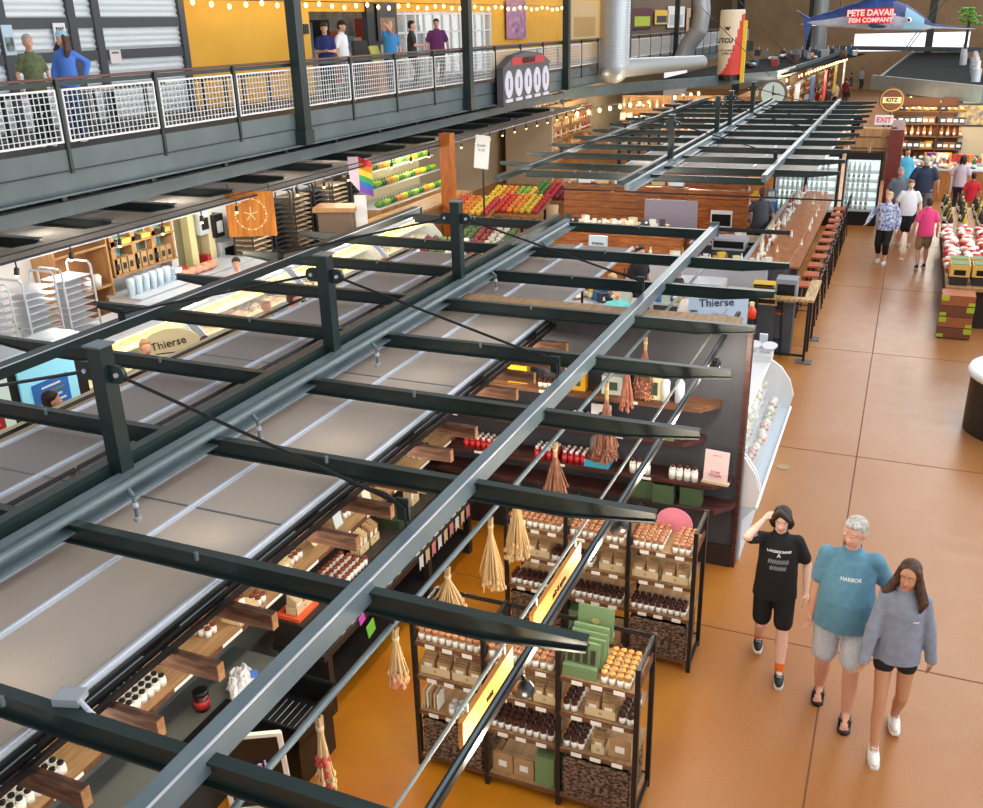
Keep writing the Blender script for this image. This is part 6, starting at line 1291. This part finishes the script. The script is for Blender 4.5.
struct(MB().bb(-11.12, -10.82, 22.6, 22.9, 0, 2.95, mat('orange_post', 'c4722a', .5, col2='a85c1e', scale=3, stretch=(6, 6, 1))), 'trim_30')
frp = ['d8402f', 'e88a2a', 'e8c23a', 'c22a3a', 'e0653a']
for i, (x, y, pal) in enumerate(((-10.6, 23.4, frp), (-10.2, 25.2, ['e8c23a', 'e88a2a', '8fb83a']), (-9.4, 24.0, frp), (-9.2, 26.2, ['4f8a34', 'c22a3a', '8a2a3a']), (-8.6, 19.6, ['4f6a3a', '8a3a3a', 'c9c0b0']), (-9.0, 18.2, ['7a2a3a', '5a7a3a', 'e8e2d6']))):
    t = thing('fruit_table', 'sloping fruit and flower table beyond the wooden post, %s one' % ['left', 'back left', 'middle', 'back right', 'near left', 'nearest right'][i], 'fruit table', (x, y, 0)); MB().box((0, 0, .9), (1.3, 1.2, .06), tanwood, rot=(.25, 0, 0)).build('tray', t)
    for a in (-.5, .5):
        for b_ in (-.45, .45): MB().bb(a-.03, a+.03, b_-.03, b_+.03, 0, .86+b_*.25, dk).build('leg', t)
    for k in range(42):
        xx = -.55+.185*(k % 7); yy = -.45+.18*(k//7); o = good('f', pal[(k % 7)//2 % len(pal)]); o.location = (x+xx, y+yy, .935+yy*.25); o.scale = (1.15,)*3; tag(o, 'fruit on the %s sloping table' % ['left', 'back left', 'middle', 'back right', 'near left', 'nearest right'][i], 'fruit', 'fruit on the %s sloping table' % ['left', 'back left', 'middle', 'back right', 'near left', 'nearest right'][i])
q = G(482, 152, y=20.6); t = thing('white_panel_sign', 'tilted white handwritten price panel right of the wooden post', 'sign', (q.x, 20.6, q.z)); MB().box((0, 0, 0), (.36, .03, .75), white, rot=(0, .1, 0)).build('panel', t); text('script', 'fresh\nfruit', .1, mat('grey_print', '8b8d90', .8), t, (0, -.02, .1)); MB().bb(-.02, .02, .02, .05, -q.z, 0, black).build('post', t)
for i, (u, v) in enumerate(((130, 108), (128, 0))): pass
# things standing on the dark roofs
random.seed(95)
for i in range(16):
    u = 765+6*i; q = G(u, 58-random.random()*6, z=2.95); s_ = random.uniform(.3, .5); tag(MB().bb(-s_/2, s_/2, -s_/2, s_/2, 0, s_, mat('rt%d' % (i % 5), ['c9c4bc', '4a4640', '8a9098', '6a4a3a', '3a6a8a'][i % 5], .7)).cyl((s_*.3, 0, s_), (s_*.3, 0, s_*1.5), .04, alu, n=6).build('stored_box', loc=(q.x, min(q.y, 76), 2.93)), 'stored box on the dark roof behind the tower, %s from the left' % nth[i], 'box', 'stored boxes on the dark roof')
for i in range(8):
    q = G(960+3*i, 45+5*i, z=3.0); y = min(q.y, 70); x = 2.2+.12*(i % 4); tag(MB().cyl((0, 0, 0), (0, 0, .5), .18, alu, n=10).cyl((0, 0, .5), (0, 0, .8), .1, white, n=10).build('roof_vent', loc=(x, 44+3.6*i, 2.93)), 'silver vent stack on the right canopy roof, %s from us' % nth[i], 'vent', 'silver vents on the right canopy roof')
t = thing('potted_tree', 'small leafy plant above the right canopy beside the fish bill', 'plant', (G(970, 16, y=60).x, 60, 2.93)); h_ = G(970, 16, y=60).z-2.93; MB().cyl((0, 0, 0), (0, 0, h_), .08, dk, n=8).build('trunk', t); mb = MB()
for k in range(50): a = random.random()*6.28; r = random.random()*.7; mb.ell((r*math.cos(a), r*math.sin(a), h_+random.uniform(-.4, .4)), (.12, .12, .07), mat('leaf_green', '4f9a3a', .6), 5, 4)
mb.build('foliage', t)
# string of warm bulbs along the lane canopy edge and over the far shelf wall
for i, (p0, p1, lb, n) in enumerate(((pr_(776, 80, 2.7), pr_(848, 56, 2.7), 'string of warm bulbs along the left edge of the far lane', 24), ((-11.0, 33.0), (-8.6, 44), 'string of warm bulbs above the far left shelf wall', 14), (pr_(880, 96, 2.5), pr_(965, 104, 2.5), 'string of warm bulbs below the right stall canopy', 9))):
    t = thing('light_string', lb, 'string lights', (p0[0], p0[1], 2.62)); d = Vector((p1[0]-p0[0], p1[1]-p0[1], 0)); MB().cyl((0, 0, 0), d, .012, black, n=5).build('wire', t)
    for k in range(n): c_ = d*((k+.5)/n); MB().ell((c_.x, c_.y, -.12), (.06, .06, .08), warmglow, 7, 5).build('bulb', t)
mb = MB(); t = thing('light_string', 'string of warm bulbs on the yellow wall above the walkway', 'string lights', (XF+.3, yl(185), 6.12)); 
for k in range(40): MB().ell((0, (yl(560)-yl(185))*k/40, -.08*math.sin(k*.8)**2), (.05, .05, .06), warmglow, 6, 5).build('bulb', t)
MB().cyl((0, 0, .06), (0, yl(560)-yl(185), .06), .012, black, n=5).build('wire', t)
for i, (u, v) in enumerate(((818, 97), (828, 95), (836, 90), (846, 86), (851, 80), (862, 74), (808, 98))):
    q = G(u, v, z=1.2); person('distant shopper in the far lane, %s from the left' % nth[[1, 2, 3, 4, 5, 6, 0][i]], (q.x, q.y, 0), random.random()*6, 1.7, skin, (['c23a34', '2a2a30', 'e8e4e0', '7a2a3a', '3a4a6a', 'b0b4bc', '26262a'][i], 'tee'), ('2a2d36', 'long'), ('2a1c16', 'short'), vox=.04)
for k in range(6):
    y = 40+6*k; tag(MB().bb(0, .04, 0, 1.8, 0, 1.6, mat('bn%d' % k, ['d8402f', 'e8e4da', '3a6fa8', 'd8402f', 'e8c23a', 'e8e4da'][k], .6)).build('lane_banner', loc=(-5.0+.1*k, y, 1.1)), 'hanging shop banner on the left of the far lane, %s from us' % nth[k], 'banner')
# dining seats beyond the booths
for i in range(10):
    x = -6.8+.9*(i % 5); y = 22.4+1.6*(i//5); t = thing('cafe_table', 'small dark table among the booths, %s' % ['front row far left', 'front row left', 'front row middle', 'front row right', 'front row far right', 'back row far left', 'back row left', 'back row middle', 'back row right', 'back row far right'][i], 'table', (x, y, 0)); MB().cyl((0, 0, .72), (0, 0, .76), .32, bw, n=16).build('table_top', t); MB().cyl((0, 0, 0), (0, 0, .72), .04, black, n=8).build('leg', t); MB().cyl((0, 0, 0), (0, 0, .02), .22, black, n=12).build('base', t)
for i, (u0, u1, v0, v1, c1, c2, lb) in enumerate(((632, 652, 8, 28, '5a1f30', 'b8c83a', 'maroon and lime round-pattern shop panel'), (655, 668, 10, 24, 'e8b83a', '3a3a3e', 'yellow round shop panel'), (668, 684, 6, 27, 'dfe2e6', 'b8bcc4', 'pale grey framed shop window'), (570, 598, 0, 40, 'e0c08a', 'c9a060', 'cream slatted blind'), (687, 705, 8, 30, 'c9a58a', '4a3a34', 'brown shop board'))):
    poster('%s on the far part of the walkway wall' % lb, u0, u1, v0, v1, mat('ps'+c1, c1, .7), print_=mat('pp'+c2, c2, .7))
# clutter of the bar, booths and roofs
def scatter(n, gen, kinds, pal, what, grp, sc=(.6, 1.0)):
    for k in range(n):
        kd = kinds[k % len(kinds)]; nm, cat = KN[kd]; o = good(kd, pal[random.randrange(len(pal))]); o.name = {'b': 'loose_bottle', 'x': 'loose_box', 'p': 'food_pack', 'f': 'fruit'}[kd]; o.location = gen(k); o.rotation_euler = (0, 0, random.random()*6); q_ = random.uniform(*sc); o.scale = (q_,)*3
        tag(o, '%s %s' % (nm, what), cat, '%ss %s' % (nm, grp))
random.seed(201); U = random.uniform
palebar = ['e6e2da', 'c9d2d8', 'd8c49a', 'b9c4b8', '8a5a3a', 'e8e8ea']
scatter(46, lambda k: (-2.52+U(0, .18), 19.1+.18*k, 1.07), 'bpb', palebar, 'along the inner edge of the long bar top', 'along the inner edge of the long bar', (.5, .85))
scatter(10, lambda k: (-1.95+U(-.2, .2), 19.6+.8*k, 1.07), 'b', ['e6e2da', 'd8c49a'], 'standing free on the long bar top', 'standing free on the long bar', (.4, .6))
scatter(26, lambda k: (-4.7+.1*k, 18.7+U(-.15, .12), 1.05), 'pxb', palebar+['d9b23a'], 'on the pale maple end counter', 'on the maple end counter', (.45, .8))
scatter(24, lambda k: (-6.95+.11*k, 20.86+U(-.03, .03), 2.15), 'xbp', ['e6e2da', '2b2b30', 'b93a30', 'c9a06a', '6a7a8a'], 'on top of the wide plank partition', 'on the wide plank partition', (.5, .9))
scatter(22, lambda k: (-6.3+.1*k, 18.66+U(-.03, .03), 1.68), 'xp', ['e6e2da', 'd8c49a', '3a3a40'], 'on top of the lower plank partition', 'on the lower plank partition', (.4, .7))
for i, (x, y, w_) in enumerate(((-3.6, 21.2, 1.2), (-3.5, 25.0, 1.4), (-3.7, 26.9, 1.2), (-3.0, 16.2, 1.6), (-4.7, 15.8, 1.2))):
    nmx = ['near', 'middle', 'far', 'front right', 'front left'][i]; t = thing('prep_counter', 'steel preparation counter inside the bar, %s one' % nmx, 'counter', (x, y, 0)); MB().bb(-w_/2, w_/2, -.3, .3, .86, .9, alu).build('worktop', t); MB().bb(-w_/2+.03, w_/2-.03, -.27, .27, 0, .86, mat('slate_front', '4a5058', .6)).build('cabinet', t)
    scatter(18, lambda k: (x-w_/2+.08+(w_-.16)*((k*.37) % 1), y+U(-.22, .22), .9), 'xbpx', palebar+['c23a34', 'e2b23a', '3a6fa8', '2b2b30'], 'on the %s steel preparation counter' % nmx, 'on the %s preparation counter' % nmx, (.6, 1.1))
scatter(14, lambda k: (-8.0+U(-1.6, 2.6), 53+U(0, 20), 2.92), 'xpx', ['c9c4bc', '4a4640', '8a9098', '6a4a3a', '3a6a8a', 'b03a2a'], 'lying on the dark roof behind the tower', 'on the dark roof behind the tower', (1.4, 2.6))
scatter(26, lambda k: (-11.4+.16*k, 35.9+U(-.2, .2), 1.0), 'fpxb', mixpal, 'on the low bench beyond the far left canopy tips', 'on the low bench beyond the canopy tips', (.9, 1.3))
bbt('low_bench', 'long low goods bench beyond the far left canopy tips', 'bench', -11.6, -7.0, 35.5, 36.3, 0, 1.0, tanwood)
scatter(30, lambda k: (-9.3+.2*(k % 15), 27.6+.5*(k//15), 1.0), 'xbfp', warmpal+['e8e4da', '6a7a4a'], 'on the double goods bench left of the far booths', 'on the double goods bench', (.9, 1.3))
bbt('low_bench', 'double goods bench left of the far booths', 'bench', -9.5, -6.2, 27.3, 28.4, 0, 1.0, tanwood)
for i, ((u0, v0), (u1, v1)) in enumerate((((560, 189), (842, 203)), ((717, 229), (789, 235)))):
    p0 = G(u0, v0, z=2.78); p1 = G(u1, v1, z=2.78); p1.y = p0.y; tag(MB().cyl((0, 0, 0), p1-p0, [.014, .03][i], black, n=6).build('cross_cable', loc=p0), ['long thin black cable strung between the two canopy frames', 'short thick black bar above the staff in the bar'][i], 'cable')
# ------------------------------------------------------------ light
W = bpy.data.worlds.new('World'); SC.world = W; W.use_nodes = True
nt = W.node_tree; bg = nt.nodes['Background']
tc = nt.nodes.new('ShaderNodeTexCoord'); sx = nt.nodes.new('ShaderNodeSeparateXYZ'); nt.links.new(tc.outputs['Generated'], sx.inputs[0])
r = nt.nodes.new('ShaderNodeValToRGB'); nt.links.new(sx.outputs[2], r.inputs[0])
r.color_ramp.elements[0].color = (1, .99, .98, 1); r.color_ramp.elements[1].color = (.30, .31, .34, 1)
r.color_ramp.elements[0].position = .15; r.color_ramp.elements[1].position = .6
nt.links.new(r.outputs[0], bg.inputs['Color']); bg.inputs['Strength'].default_value = .88
def area(loc, rot, sx_, sy_, power, col=(1, 1, 1)):
    l = bpy.data.lights.new('skylight', 'AREA'); l.shape = 'RECTANGLE'; l.size = sx_; l.size_y = sy_; l.energy = power; l.color = col
    o = bpy.data.objects.new('skylight', l); C.objects.link(o); o.location = loc; o.rotation_euler = rot
area((4, 22, 14), (0, math.radians(12), 0), 4, 46, 2600, (1, .98, .95))
area((11, 20, 8), (0, math.radians(70), 0), 6, 50, 2600, (.95, .97, 1))
area((-3, 70, 16), (math.radians(-60), 0, 0), 30, 8, 4500, (1, .99, .96))
def lamp(loc, e, col=(1, .86, .66), r_=.05):
    l = bpy.data.lights.new('lamp', 'POINT'); l.energy = e; l.color = col; l.shadow_soft_size = r_
    o = bpy.data.objects.new('lamp', l); C.objects.link(o); o.location = loc
for y in (3.2, 4.0, 5.1, 6.3, 7.3, 8.6): lamp((-1.42+.1, y, 2.35), 22)
for y in (2.5, 4, 5.5, 7, 8.4): lamp((-3.7, y, 2.35), 32)
for y in (8, 11, 14, 17, 20, 24): lamp((-12.5, y, 2.35), 75, (1, .93, .8), .15)
for y in (9, 12, 15, 18.5): lamp((-9.0, y, 2.4), 60, (1, .9, .72), .15)
for y in (14, 17, 21, 25, 30): lamp((-5.0, y, 2.3), 70, (1, .9, .75), .15)
for x, y in ((-12.3, 36), (-12.3, 41), (-12.3, 46), (-7.5, 37.3), (-4.4, 42), (-4.0, 50), (-3.8, 60), (-3.6, 70), (.3, 36), (1.6, 36), (1.2, 34), (-9.8, 37.3)): lamp((x, y, 2.4), 62 if x > -1 else 90, (1, .85, .6), .15)
